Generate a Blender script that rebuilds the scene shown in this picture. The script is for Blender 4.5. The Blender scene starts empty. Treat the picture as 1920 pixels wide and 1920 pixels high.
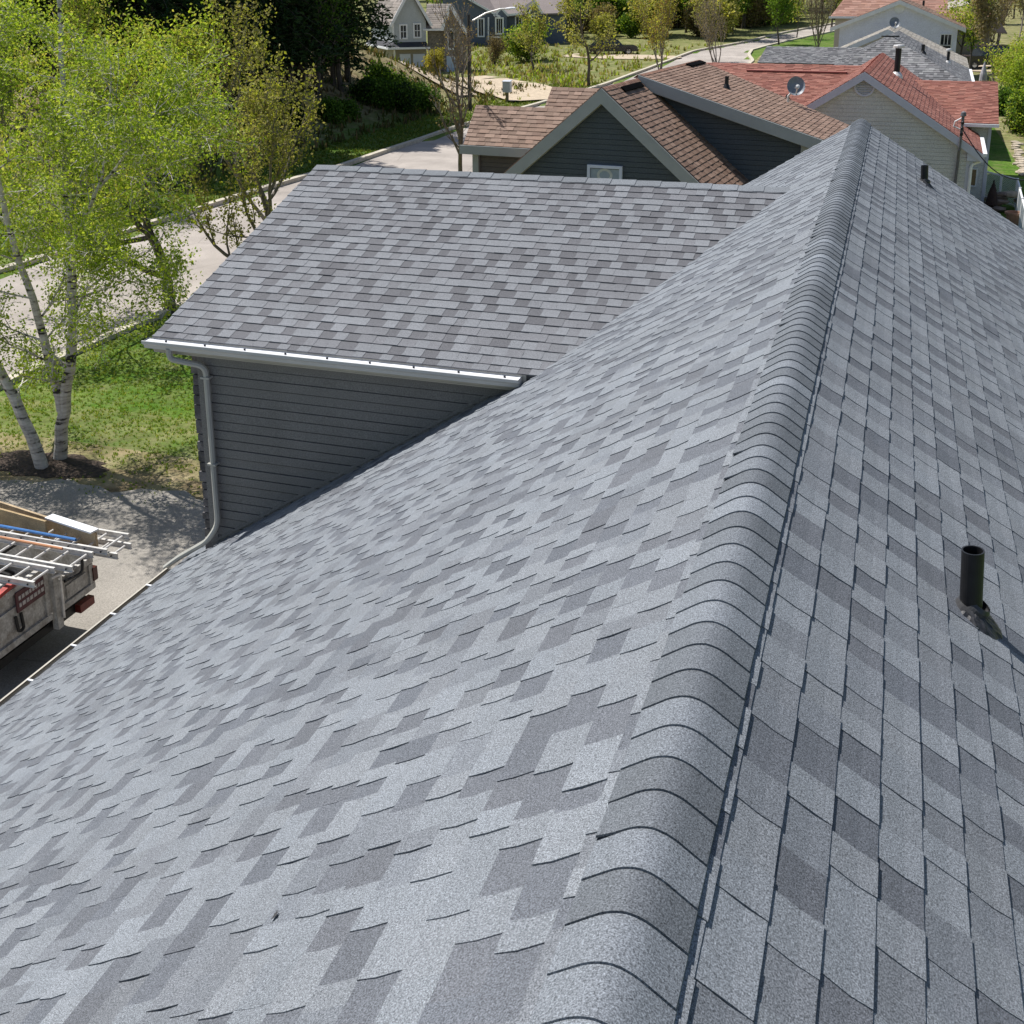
import bpy, math, random
import numpy as np
from mathutils import Vector, Matrix
# ------------------------------------------------------------------ camera, light, exposure
S = bpy.context.scene
COL = S.collection
F_PX, CY, PITCH, YAW, ROLL = 2160.4, 575.26, 0.2737, 0.3158, -0.0030
CAM = np.array([0.3897, 0.0, 1.8726])
def axes():
    cp, sp, cy, sy = math.cos(PITCH), math.sin(PITCH), math.cos(YAW), math.sin(YAW)
    F = np.array([-sy*cp, cy*cp, -sp]); R = np.array([cy, sy, 0.0]); U = np.cross(R, F)
    c, s = math.cos(ROLL), math.sin(ROLL)
    return c*R+s*U, -s*R+c*U, F
AR, AU, AF = axes()
cd = bpy.data.cameras.new('camera'); cam = bpy.data.objects.new('camera', cd); COL.objects.link(cam)
M = Matrix(((AR[0], AU[0], -AF[0], CAM[0]), (AR[1], AU[1], -AF[1], CAM[1]), (AR[2], AU[2], -AF[2], CAM[2]), (0, 0, 0, 1)))
cam.matrix_world = M
cd.sensor_width = 36; cd.lens = F_PX/1920*36; cd.shift_y = -(960-CY)/1920; cd.clip_end = 2000; cd.clip_start = .05
S.camera = cam
SUN = Vector((-0.475, 0.15, 0.867)).normalized()
w = bpy.data.worlds.new('World'); S.world = w; w.use_nodes = True
nt = w.node_tree; bg = nt.nodes['Background']; sky = nt.nodes.new('ShaderNodeTexSky')
sky.sky_type = 'NISHITA'; sky.sun_disc = False; sky.sun_elevation = math.asin(SUN.z); sky.sun_rotation = math.atan2(SUN.x, SUN.y)
bg.inputs[1].default_value = 0.085; nt.links.new(sky.outputs[0], bg.inputs[0])
sl = bpy.data.lights.new('sun', 'SUN'); sl.energy = 4.9; sl.angle = math.radians(.5); sl.color = (1, .97, .925)
so = bpy.data.objects.new('sun', sl); COL.objects.link(so); so.rotation_euler = SUN.to_track_quat('Z', 'Y').to_euler()
S.view_settings.view_transform = 'Standard'; S.view_settings.look = 'None'; S.view_settings.exposure = 0.3; S.view_settings.gamma = 1
S.render.engine = 'CYCLES'; S.cycles.max_bounces = 6; S.cycles.transparent_max_bounces = 8
RNG = random.Random(7); NR = np.random.RandomState(11)
# ------------------------------------------------------------------ sight helpers (a picture point to a place in the world)
def ray(x, y): return AF + AR*((x-960)/F_PX) - AU*((y-CY)/F_PX)
def hit(x, y, n, d):
    v = ray(x, y); n = np.array(n, float); return CAM + v*((d-n@CAM)/(n@v))
def atY(x, y, Y): return hit(x, y, (0, 1, 0), Y)
def atZ(x, y, z): return hit(x, y, (0, 0, 1), z)
TH = 0.5712; TT = math.tan(TH); CT, ST = math.cos(TH), math.sin(TH)
def onR(x, y): return hit(x, y, (TT, 0, 1), 0)
def onL(x, y): return hit(x, y, (-TT, 0, 1), 0)
def sm(x): x = min(1, max(0, x)); return x*x*(3-2*x)
CURB_L = [(-60, -30), (20, -26.8), (35, -24.8), (47, -23.2), (60, -22.4), (83, -19.6), (97, -18.7), (111, -17.8), (121, -14.6), (135, -11.5), (150, -7), (190, 6), (260, 30)]
CURB_R = [(-60, -20.5), (20, -18.75), (25, -18.3), (47, -15.6), (60, -14.6), (83, -11.9), (97, -11.2), (103, -11.3), (108, -12.3), (113, -12.6), (120, -11.2), (130, -8.6), (150, -2.2), (190, 11), (260, 35)]
def pl(tab, y): return float(np.interp(y, [t[0] for t in tab], [t[1] for t in tab]))
GY = [-60, 20, 40, 60, 80, 100, 120, 140, 170, 220, 300, 450]; GZ = [-7.1, -7.1, -6.3, -5.8, -5.35, -4.75, -4.05, -3.3, -2.2, .5, 6, 16]
def ground(X, Y):
    z = float(np.interp(Y, GY, GZ))
    z += .55*sm((X+4)/8)*min(1, max(0, (Y-22)/14))*min(1, max(0, (75-Y)/25))
    xl = pl(CURB_L, Y)
    z += 3.6*sm((xl-3.5-X)/9)*sm((Y-24)/16)*sm((82-Y)/14)
    z += .12*math.sin(X*.7+Y*.31)*math.sin(Y*.43)*(1 if X < xl-4 else .15)
    return z
def G(x, y, lo=3.0):
    v = ray(x, y); Y = lo
    while Y < 420:
        P = CAM + v*(Y/v[1])
        if P[2] < ground(P[0], P[1]): return P
        Y += .15
    return P
class Fr:                                              # a building's own axes: a along its front, b going away, z up from O
    def __init__(s, px, Y, deg):
        al = math.radians(deg); s.O = atY(px[0], px[1], Y); s.a = np.array([math.cos(al), -math.sin(al), 0]); s.b = np.array([math.sin(al), math.cos(al), 0])
    def w(s, a, b, z): return s.O + s.a*a + s.b*b + np.array([0, 0, z])
    def px(s, x, y, b=0):
        P = hit(x, y, s.b, s.b@s.O+b) - s.O; return P@s.a, P[2]
Z3 = np.array([0, 0, 1.0])
def un(v): v = np.array(v, float); return v/(np.linalg.norm(v)+1e-12)
# ------------------------------------------------------------------ mesh builder
class MB:
    def __init__(s): s.v = []; s.f = []; s.c = []; s.mi = []
    def face(s, pts, col=(1, 1, 1), mi=0):
        i = len(s.v); s.v += [tuple(float(q) for q in p) for p in pts]; s.f.append(tuple(range(i, i+len(pts)))); s.c.append(col); s.mi.append(mi)
    def faces(s, vs, fs, col=(1, 1, 1), mi=0):
        i = len(s.v); s.v += [tuple(float(q) for q in p) for p in vs]
        for f in fs: s.f.append(tuple(i+k for k in f)); s.c.append(col); s.mi.append(mi)
    def box(s, c, sx, sy, sz, ax=None, col=(1, 1, 1), mi=0):
        c = np.array(c, float); X, Y, Z = ax if ax is not None else (np.array([1., 0, 0]), np.array([0, 1., 0]), Z3)
        vs = [c + X*(i*sx/2) + Y*(j*sy/2) + Z*(k*sz/2) for k in (-1, 1) for j in (-1, 1) for i in (-1, 1)]
        s.faces(vs, [(0, 2, 3, 1), (4, 5, 7, 6), (0, 1, 5, 4), (2, 6, 7, 3), (0, 4, 6, 2), (1, 3, 7, 5)], col, mi)
    def beam(s, p, q, wd, h, up=Z3, col=(1, 1, 1), mi=0):
        p = np.array(p, float); q = np.array(q, float); d = q-p; L = np.linalg.norm(d); X = d/L; Y = un(np.cross(up, X)); Z = np.cross(X, Y)
        s.box((p+q)/2, L, wd, h, (X, Y, Z), col, mi)
    def prism(s, poly, off, col=(1, 1, 1), mi=0):
        n = len(poly); off = np.array(off, float); vs = [np.array(p, float) for p in poly]; vs = vs+[p+off for p in vs]
        s.faces(vs, [tuple(range(n)), tuple(range(2*n-1, n-1, -1))]+[(i, i+n, (i+1) % n+n, (i+1) % n) for i in range(n)], col, mi)
    def tube(s, pts, rad, n=6, col=(1, 1, 1), mi=0, caps=True, sq=None):
        pts = [np.array(p, float) for p in pts]; m = len(pts)
        if not hasattr(rad, '__len__'): rad = [rad]*m
        base = len(s.v); u = None
        for i in range(m):
            t = un(pts[min(i+1, m-1)]-pts[max(i-1, 0)])
            if u is None: u = un(np.cross(t, (0, 0, 1) if abs(t[2]) < .9 else (1, 0, 0)))
            u = un(u - t*(u@t)); v = np.cross(t, u)
            for k in range(n):
                a = 2*math.pi*(k+.5)/n; cx, sy = math.cos(a), math.sin(a)
                if sq: cx, sy = cx*sq[0], sy*sq[1]
                s.v.append(tuple(pts[i]+(u*cx+v*sy)*rad[i]))
        for i in range(m-1):
            for k in range(n):
                a = base+i*n+k; b = base+i*n+(k+1) % n
                s.f.append((a, b, b+n, a+n)); s.c.append(col); s.mi.append(mi)
        if caps:
            s.f.append(tuple(base+k for k in range(n-1, -1, -1))); s.c.append(col); s.mi.append(mi)
            s.f.append(tuple(base+(m-1)*n+k for k in range(n))); s.c.append(col); s.mi.append(mi)
    def lathe(s, c, prof, n=20, ax=None, col=(1, 1, 1), mi=0):
        c = np.array(c, float); X, Y, Z = ax if ax is not None else (np.array([1., 0, 0]), np.array([0, 1., 0]), Z3)
        base = len(s.v)
        for r, h in prof:
            for k in range(n):
                a = 2*math.pi*k/n; s.v.append(tuple(c+X*(r*math.cos(a))+Y*(r*math.sin(a))+Z*h))
        for i in range(len(prof)-1):
            for k in range(n):
                a = base+i*n+k; b = base+i*n+(k+1) % n
                s.f.append((a, b, b+n, a+n)); s.c.append(col); s.mi.append(mi)
    def build(s, name, mats, parent=None, smooth=False, loc=None):
        me = bpy.data.meshes.new(name)
        o0 = world_loc(parent) if parent else np.array(loc if loc is not None else (0, 0, 0), float)
        V = np.array(s.v, float).reshape(-1, 3) - o0
        me.from_pydata(V.tolist(), [], s.f)
        if not isinstance(mats, (list, tuple)): mats = [mats]
        for m in mats: me.materials.append(m)
        if len(mats) > 1: me.polygons.foreach_set('material_index', s.mi)
        at = me.attributes.new('Col', 'FLOAT_COLOR', 'FACE')
        c = np.ones((len(s.f), 4), np.float32); c[:, :3] = np.array(s.c, np.float32).reshape(-1, 3); at.data.foreach_set('color', c.ravel())
        if smooth: me.polygons.foreach_set('use_smooth', [True]*len(s.f))
        me.update()
        o = bpy.data.objects.new(name, me); COL.objects.link(o)
        if parent: o.parent = parent
        else: o.location = o0
        return o
def world_loc(o):
    p = np.zeros(3)
    while o: p += np.array(o.location); o = o.parent
    return p
def tag(o, label=None, cat=None, group=None, kind=None):
    if label: o['label'] = label
    if cat: o['category'] = cat
    if group: o['group'] = group
    if kind: o['kind'] = kind
    return o
def thing(name, label, cat, loc, group=None):
    o = bpy.data.objects.new(name, None); o.empty_display_size = .2; COL.objects.link(o); o.location = tuple(float(v) for v in loc)
    return tag(o, label, cat, group)
def dup(root, loc, rot=0, sc=1, label=None, cat=None, group=None):
    r = root.copy(); COL.objects.link(r); r.location = tuple(float(v) for v in loc); r.rotation_euler = (0, 0, rot); r.scale = (sc, sc, sc)
    tag(r, label, cat, group)
    for ch in list(root.children):
        c = ch.copy(); COL.objects.link(c); c.parent = r
        for g in list(ch.children):
            d = g.copy(); COL.objects.link(d); d.parent = c
    return r
# ------------------------------------------------------------------ materials
def new_mat(name):
    m = bpy.data.materials.new(name); m.use_nodes = True; n = m.node_tree
    return m, n, n.nodes['Principled BSDF'], n.nodes, n.links
def mixc(n, l, a, b, fac, mode='MIX'):
    x = n.new('ShaderNodeMix'); x.data_type = 'RGBA'; x.blend_type = mode
    for sock, val in ((x.inputs[6], a), (x.inputs[7], b)):
        if isinstance(val, tuple): sock.default_value = (*val, 1)
        else: l.new(val, sock)
    if isinstance(fac, (int, float)): x.inputs[0].default_value = fac
    else: l.new(fac, x.inputs[0])
    return x.outputs[2]
def noise(n, l, scale, detail=3, vec=None, rough=.55):
    t = n.new('ShaderNodeTexNoise'); t.inputs['Scale'].default_value = scale; t.inputs['Detail'].default_value = detail; t.inputs['Roughness'].default_value = rough
    if vec is not None: l.new(vec, t.inputs['Vector'])
    return t.outputs[0]
def ramp(n, l, fac, stops):
    r = n.new('ShaderNodeValToRGB'); e = r.color_ramp.elements
    while len(e) < len(stops): e.new(.5)
    for q, (p, c) in zip(e, stops): q.position = p; q.color = (*c, 1) if len(c) == 3 else c
    l.new(fac, r.inputs[0]); return r.outputs[0]
def coords(n, l, scale=None):
    t = n.new('ShaderNodeTexCoord')
    if scale is None: return t.outputs['Object']
    mp = n.new('ShaderNodeMapping'); mp.inputs['Scale'].default_value = scale; l.new(t.outputs['Object'], mp.inputs[0]); return mp.outputs[0]
def attr(n): a = n.new('ShaderNodeAttribute'); a.attribute_name = 'Col'; return a.outputs['Color']
def g3(v): return (v, v, v)
def plain(name, col, rough=.6, amt=.15, scale=6, metal=0, use_attr=False, bump=0, spec=.4, fine=None):
    m, nt_, b, n, l = new_mat(name); v = coords(n, l)
    c = ramp(n, l, noise(n, l, scale, 4, v), [(.3, tuple(x*(1-amt) for x in col)), (.7, tuple(min(1, x*(1+amt)) for x in col))])
    if use_attr: c = mixc(n, l, c, attr(n), 1, 'MULTIPLY')
    if fine: c = mixc(n, l, c, ramp(n, l, noise(n, l, fine, 2, v), [(.3, g3(.7)), (.7, g3(1.25))]), 1, 'MULTIPLY')
    l.new(c, b.inputs['Base Color']); b.inputs['Roughness'].default_value = rough; b.inputs['Metallic'].default_value = metal; b.inputs['Specular IOR Level'].default_value = spec
    if bump:
        bp = n.new('ShaderNodeBump'); bp.inputs['Strength'].default_value = bump; bp.inputs['Distance'].default_value = .02; l.new(noise(n, l, scale*4, 4, v), bp.inputs['Height']); l.new(bp.outputs[0], b.inputs['Normal'])
    return m
def shingle_mat(name, fine=230, amt=.78, spec=.2, rough=.72):
    m, nt_, b, n, l = new_mat(name); v = coords(n, l)
    gr = ramp(n, l, noise(n, l, fine, 2, v, .75), [(.28, g3(1-amt)), (.5, g3(1.0)), (.68, g3(1+amt)), (.8, g3(1+2.4*amt))])
    bl = ramp(n, l, noise(n, l, 1.1, 4, v), [(.3, g3(.92)), (.7, g3(1.06))])
    c = mixc(n, l, mixc(n, l, attr(n), gr, 1, 'MULTIPLY'), bl, 1, 'MULTIPLY')
    l.new(c, b.inputs['Base Color']); b.inputs['Roughness'].default_value = rough; b.inputs['Specular IOR Level'].default_value = spec
    bp = n.new('ShaderNodeBump'); bp.inputs['Strength'].default_value = .35; bp.inputs['Distance'].default_value = .002
    l.new(noise(n, l, fine*.8, 2, v, .7), bp.inputs['Height']); l.new(bp.outputs[0], b.inputs['Normal'])
    return m
def leaf_mat(name, trans=.45):
    m, nt_, b, n, l = new_mat(name); out = n['Material Output']; n.remove(b)
    d = n.new('ShaderNodeBsdfPrincipled'); d.inputs['Roughness'].default_value = .6; d.inputs['Specular IOR Level'].default_value = .15
    t = n.new('ShaderNodeBsdfTranslucent'); mx = n.new('ShaderNodeMixShader'); mx.inputs[0].default_value = trans
    a = attr(n); l.new(a, d.inputs['Base Color']); l.new(mixc(n, l, a, (1.15, 1.1, .55), 1, 'MULTIPLY'), t.inputs[0])
    l.new(d.outputs[0], mx.inputs[1]); l.new(t.outputs[0], mx.inputs[2]); l.new(mx.outputs[0], out.inputs[0]); return m
def birch_mat():
    m, nt_, b, n, l = new_mat('birch_bark'); v = coords(n, l, (1.6, 1.6, 7)); v2 = coords(n, l, (1, 1, 2.2))
    c = ramp(n, l, noise(n, l, 2.2, 5, v), [(.36, (.03, .025, .02)), (.43, (.42, .38, .33)), (.6, (.62, .58, .52)), (.8, (.7, .67, .62))])
    k = ramp(n, l, noise(n, l, 2.6, 3, v2), [(.60, g3(1)), (.66, g3(.05))])
    l.new(mixc(n, l, c, k, 1, 'MULTIPLY'), b.inputs['Base Color']); b.inputs['Roughness'].default_value = .7; return m
def ground_mat():
    m, nt_, b, n, l = new_mat('ground_grass'); v = coords(n, l)
    gcol = ramp(n, l, noise(n, l, .35, 5, v), [(.25, (.045, .11, .012)), (.5, (.08, .158, .018)), (.68, (.125, .195, .03)), (.84, (.25, .25, .075))])
    gcol = mixc(n, l, gcol, ramp(n, l, noise(n, l, 9, 4, v, .7), [(.3, g3(.5)), (.7, g3(1.4))]), 1, 'MULTIPLY')
    soil = ramp(n, l, noise(n, l, 1.3, 5, v, .7), [(.3, (.10, .075, .045)), (.5, (.29, .225, .13)), (.72, (.46, .375, .24))])
    sep = n.new('ShaderNodeSeparateColor'); l.new(attr(n), sep.inputs[0])
    mth = n.new('ShaderNodeMath'); mth.operation = 'ADD'; l.new(sep.outputs[0], mth.inputs[0])
    sc = n.new('ShaderNodeMath'); sc.operation = 'MULTIPLY_ADD'; l.new(noise(n, l, 1.7, 4, v), sc.inputs[0]); sc.inputs[1].default_value = 1.1; sc.inputs[2].default_value = -.55; l.new(sc.outputs[0], mth.inputs[1]); mth.use_clamp = True
    l.new(mixc(n, l, gcol, soil, mth.outputs[0]), b.inputs['Base Color']); b.inputs['Roughness'].default_value = .95; b.inputs['Specular IOR Level'].default_value = .1
    bp = n.new('ShaderNodeBump'); bp.inputs['Strength'].default_value = .6; bp.inputs['Distance'].default_value = .06; l.new(noise(n, l, 14, 5, v, .7), bp.inputs['Height']); l.new(bp.outputs[0], b.inputs['Normal'])
    return m
def asphalt(name, col, fine=120, stain=.3):
    m, nt_, b, n, l = new_mat(name); v = coords(n, l)
    c = ramp(n, l, noise(n, l, .5, 5, v), [(.3, tuple(x*(1-stain) for x in col)), (.65, col)])
    c = mixc(n, l, c, ramp(n, l, noise(n, l, fine, 2, v), [(.3, g3(.75)), (.7, g3(1.25))]), 1, 'MULTIPLY')
    cr = n.new('ShaderNodeTexVoronoi'); cr.feature = 'DISTANCE_TO_EDGE'; cr.inputs['Scale'].default_value = .35; l.new(v, cr.inputs['Vector'])
    c = mixc(n, l, c, ramp(n, l, cr.outputs[0], [(.0, g3(.55)), (.006, g3(1))]), .7, 'MULTIPLY')
    l.new(c, b.inputs['Base Color']); b.inputs['Roughness'].default_value = .9; b.inputs['Specular IOR Level'].default_value = .2; return m
def grime(name, col, dirt, scale=1.5, rough=.55):
    m, nt_, b, n, l = new_mat(name); v = coords(n, l, (1, 1, .75)); v1 = coords(n, l)
    f = ramp(n, l, noise(n, l, scale*4, 6, v, .7), [(.42, g3(0)), (.68, g3(.9))])
    c = mixc(n, l, col, dirt, f); c = mixc(n, l, c, ramp(n, l, noise(n, l, 30, 3, v1), [(.3, g3(.7)), (.7, g3(1.15))]), 1, 'MULTIPLY')
    l.new(c, b.inputs['Base Color']); b.inputs['Roughness'].default_value = rough; return m
MSH = shingle_mat('grey_shingle'); MSHF = shingle_mat('far_shingle', 60, .3)
MLEAF = leaf_mat('leaf'); MNEED = leaf_mat('needle', .15); MBIRCH = birch_mat()
MBARK = plain('bark', (.09, .075, .06), .9, .4, 8, bump=.6); MBARKL = plain('pale_bark', (.2, .17, .14), .9, .35, 8, bump=.5)
MGUT = plain('gutter_paint', (.50, .50, .49), .4, .06, 3); MFASC = plain('fascia_beige', (.42, .39, .33), .6, .08, 3)
MSPOUT = plain('downspout_paint', (.42, .41, .37), .45, .08, 3)
MSIDE = plain('slate_siding', (.175, .169, .165), .55, .07, 2, fine=90)
MSTONE = plain('dark_stone', (.13, .12, .12), .85, .45, 9, bump=.8, use_attr=True)
MBLACK = plain('black_plastic', (.012, .012, .013), .45, .3, 20); MTAR = plain('tar_metal', (.035, .035, .038), .45, .5, 40, metal=.1)
MWHITE = plain('white_paint', (.75, .76, .78), .5, .05, 4); MALU = plain('aluminium', (.68, .66, .63), .4, .15, 12, metal=.25)
MGLASS = plain('dark_glass', (.02, .025, .03), .08, .2, 3, spec=.8)
MGROUND = ground_mat(); MROAD = asphalt('road_asphalt', (.42, .375, .335)); MDRIVE = asphalt('drive_asphalt', (.32, .295, .26), 60); MPATH = plain('gravel', (.48, .39, .28), .95, .2, 3, fine=40)
MCURB = plain('concrete', (.5, .45, .36), .9, .15, 5, fine=40)
def m_siding(name, col): return plain(name, col, .6, .06, 2, fine=50)
# ------------------------------------------------------------------ shingles, siding
def shingles(mb, O, U, V, N, length, urange, expo, tab=(.09, .21), thick=.006, tooth=.0035, tones=None, seed=1, jit=.002, curve=False):
    r = random.Random(seed); O, U, V, N = (np.array(q, float) for q in (O, U, V, N))
    nrow = int(math.ceil(length/expo))
    for k in range(nrow):
        vt = k*expo; vb = min(length, vt+expo)
        u0, u1 = urange(vb); ut0, ut1 = urange(vt)
        lo = min(u0, ut0); hi = max(u1, ut1); u = lo - r.uniform(0, tab[1]); prev = False; row = r.uniform(.985, 1.015)
        while u < hi:
            wd = r.uniform(*tab); a = max(u, lo); b = min(u+wd, hi); u += wd
            if b-a < .004: continue
            raised = (not prev) if r.random() < .94 else prev
            prev = raised; off = tooth*(1 if raised else 0) + r.uniform(0, .0011)
            lift = r.uniform(0, .0012)
            col = tones(r, raised); col = tuple(x*row for x in col)
            bj = vb + r.uniform(-jit, jit); ht = thick + off + lift
            def P(uu, vv, h): return O+U*uu+V*vv+N*h
            # trapezoid ends: clip this tab to the slope's own outline
            def cl(uu, vv):
                l_, h_ = urange(min(max(vv, 0), length)); return min(max(uu, l_), h_)
            at_, bt_, ab_, bb_ = cl(a, vt), cl(b, vt), cl(a, vb), cl(b, vb)
            if bb_-ab_ < .003 and bt_-at_ < .003: continue
            if not curve:
                vs = [P(at_, vt, off+.0005), P(bt_, vt, off+.0005), P(bb_, bj, ht), P(ab_, bj, ht), P(at_, vt, -.01), P(bt_, vt, -.01), P(bb_, bj, -.004), P(ab_, bj, -.004)]
                mb.faces(vs, [(0, 3, 2, 1), (3, 7, 6, 2), (0, 4, 7, 3), (1, 2, 6, 5)], col); continue
            vm = vt+(bj-vt)*.6; hm = off+.22*(ht-off); am, bm = (at_+(ab_-at_)*.6, bt_+(bb_-bt_)*.6); sk = r.uniform(-.004, .004)
            vs = [P(at_, vt, off+.0005), P(bt_, vt, off+.0005), P(bm+sk, vm, hm), P(am+sk, vm, hm), P(bb_, bj, ht), P(ab_, bj, ht), P(at_, vt, -.01), P(bt_, vt, -.01), P(bb_, bj, -.004), P(ab_, bj, -.004), P(bm+sk, vm, -.008), P(am+sk, vm, -.008)]
            mb.faces(vs, [(0, 3, 2, 1), (3, 5, 4, 2), (5, 9, 8, 4), (0, 6, 11, 3), (3, 11, 9, 5), (1, 2, 10, 7), (2, 4, 8, 10)], col)
GL, GM_, GD = (.183, .197, .215), (.152, .163, .180), (.114, .122, .138)
WLT, WMT, WDT = (.176, .183, .196), (.148, .151, .162), (.106, .107, .116)
def grey_tone(r, raised):
    x = r.random()
    c = GL if x < (.74 if raised else .26) else GM_ if x < (.96 if raised else .5) else GD
    k = r.uniform(.93, 1.07); t = r.uniform(-.001, .002)
    return (c[0]*k+t, c[1]*k, c[2]*k-t)
def wing_tone(r, raised):
    x = r.random(); c = WLT if x < (.72 if raised else .2) else WMT if x < (.95 if raised else .5) else WDT; k = r.uniform(.93, 1.07); return tuple(q*k for q in c)
def tone_of(cols):
    def f(r, raised):
        c = r.choice(cols); k = r.uniform(.88, 1.12)*(1 if raised else .9); return tuple(x*k for x in c)
    return f
BROWN = tone_of([(.245, .160, .118), (.225, .148, .108), (.195, .125, .092), (.265, .178, .134)])
RED = tone_of([(.285, .122, .09), (.265, .11, .082), (.23, .092, .07), (.31, .142, .108)])
GREY2 = tone_of([(.17, .17, .175), (.24, .24, .24), (.12, .12, .125), (.2, .195, .2)])
TAN = tone_of([(.34, .31, .27), (.29, .26, .22), (.38, .35, .3)]); TAUPE = tone_of([(.25, .22, .19), (.2, .175, .155), (.3, .26, .23)])
def siding(mb, O, U, N, z0, z1, urange, expo=.1, proud=.012, seed=1, col=(1, 1, 1)):
    # lap boards stacked from z0 to z1 (z relative to O); urange(z) gives both ends of a board
    r = random.Random(seed); O, U, N = np.array(O, float), np.array(U, float), np.array(N, float); z = z0
    while z < z1-1e-4:
        zt = min(z+expo, z1); a0, b0 = urange(z); a1, b1 = urange(zt)
        if b0-a0 > .01 or b1-a1 > .01:
            if b1 < a1: a1 = b1 = (a1+b1)/2
            p = proud*r.uniform(.75, 1.3)
            def P(u, zz, h): return O+U*u+Z3*zz+N*h
            g_ = expo*.11; f_ = (zt-z-g_)/(zt-z); a2, b2 = a0+(a1-a0)*f_, b0+(b1-b0)*f_; zg = zt-g_; pt = p*r.uniform(.65, .95)
            mb.face([P(a0, z, p), P(b0, z, p), P(b2, zg, pt), P(a2, zg, pt)], col)
            mb.face([P(a2, zg, pt), P(b2, zg, pt), P(b2, zg, 0), P(a2, zg, 0)], col)
            mb.face([P(a2, zg, 0), P(b2, zg, 0), P(b1, zt, 0), P(a1, zt, 0)], col)
            mb.face([P(a0, z, 0), P(b0, z, 0), P(b0, z, p), P(a0, z, p)], col)
        z = zt
def const(a, b): return lambda v: (a, b)
# ------------------------------------------------------------------ ground, roads
def make_ground():
    xs = np.unique(np.concatenate([np.arange(-260, -60, 10), np.arange(-60, 16, .8), np.arange(16, 60, 3), np.arange(60, 261, 10)]))
    ys = np.unique(np.concatenate([np.arange(-60, 0, 6), np.arange(0, 130, .9), np.arange(130, 220, 3), np.arange(220, 461, 8)]))
    V = []; F = []; C = []; nx = len(xs)
    for y in ys:
        xl, xr = pl(CURB_L, y), pl(CURB_R, y)
        for x in xs:
            z = ground(x, y)
            if xl+.3 < x < xr-.3: z -= .14
            if 150 > y and -18 < x < -5 and 1 < y < 15.6: z -= .05
            V.append((x, y, z))
    mb = MB(); mb.v = V; ny = len(ys)
    for j in range(ny-1):
        for i in range(nx-1):
            a = j*nx+i; mb.f.append((a, a+1, a+nx+1, a+nx)); mb.mi.append(0)
            x, y = (xs[i]+xs[i+1])/2, (ys[j]+ys[j+1])/2; xl = pl(CURB_L, y); s = 0.12
            if x < xl-3.5: s = .1+.75*sm((xl-3-x)/4)*sm((y-20)/20)*(1 if y < 84 else .45)
            if x < xl and y > 66: s = max(s, .5)
            if -19 < x < -4 and 15 < y < 19.5: s = max(s, .95-.62*sm((y-16.9)/1.6))
            if x > -2 and y > 30 and x < 5.3: s = .05
            if -11 < x < 3.6 and 17 < y < 110: s = .75  # earth tone added between the houses to cut green bounce on walls
            if x > 5.3 and y > 30: s = .6  # same added earth tone to the right, dulling green bounce
            mb.c.append((s, s, s))
    tag(mb.build('ground', MGROUND, smooth=True), kind='structure', label='grassy ground with lawns and bare earth, plus earth colour added round the houses to dull green bounce')
make_ground()
def strip(name, ys, xa, xb, dz, mat, label, nseg=6):
    mb = MB(); rows = []
    for y in ys:
        a, b = xa(y), xb(y); rows.append([(a+(b-a)*k/nseg, y, ground(a+(b-a)*k/nseg, y)+dz) for k in range(nseg+1)])
    for r0, r1 in zip(rows[:-1], rows[1:]):
        for k in range(nseg): mb.face([r0[k], r0[k+1], r1[k+1], r1[k]])
    return tag(mb.build(name, mat), kind='structure', label=label)
RYS = list(np.arange(-40, 140, 1.5))+list(np.arange(140, 255, 5))
strip('road', RYS, lambda y: pl(CURB_L, y)+.08, lambda y: pl(CURB_R, y)-.08, -.06, MROAD, 'pale asphalt residential road curving past the houses')
def curb(name, tab, side, label):
    mb = MB(); pts = [np.array([pl(tab, y), y, ground(pl(tab, y), y)+.0]) for y in RYS]
    for p, q in zip(pts[:-1], pts[1:]): mb.beam(p, q+(q-p)*.01, .28, .24)
    tag(mb.build(name, MCURB), kind='structure', label=label)
curb('curb', CURB_L, -1, 'concrete curb along the wooded side of the road'); curb('curb', CURB_R, 1, 'concrete curb along the house side of the road')
# our own driveway, its far edge ragged against the dry grass
mb = MB(); N = 60
for i in range(N):
    x0, x1 = -18.6+12.4*i/N, -18.6+12.4*(i+1)/N
    e = lambda x: 15.75+(x+18.6)*.10+.13*math.sin(x*3.1)+.08*math.sin(x*7.7+1)
    for k in range(8):
        y0, y1 = 1+(e(x0)-1)*k/8, 1+(e(x0)-1)*(k+1)/8; y2, y3 = 1+(e(x1)-1)*k/8, 1+(e(x1)-1)*(k+1)/8
        mb.face([(x0, y0, -7.075), (x1, y2, -7.075), (x1, y3, -7.075), (x0, y1, -7.075)])
tag(mb.build('driveway', MDRIVE), kind='structure', label='sunlit asphalt driveway beside the grey house under tree shadows')
# gravel drive climbing to the stone-fronted house
pts = [G(1030, 190), G(985, 176), G(940, 160), G(900, 152), G(870, 150), G(835, 154), G(800, 150)]
mb = MB(); fine = []
for p, q in zip(pts[:-1], pts[1:]):
    for k in range(6): fine.append(p+(q-p)*k/6)
fine.append(pts[-1])
for i in range(len(fine)-1):
    row = []
    for p, q in ((fine[i], fine[i+1]),):
        for c, t in ((p, un(q-p)), (q, un(fine[min(i+2, len(fine)-1)]-p) if i+2 < len(fine) else un(q-p))):
            n_ = np.array([-t[1], t[0], 0]); n_ = un(n_)
            for s_ in (-2.7, 0, 2.7): x = c+n_*s_; row.append((x[0], x[1], ground(x[0], x[1])+.14))
    mb.face([row[0], row[1], row[4], row[3]]); mb.face([row[1], row[2], row[5], row[4]])
tag(mb.build('gravel_path', MPATH), kind='structure', label='sandy gravel drive leading up to the stone-fronted house')
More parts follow.
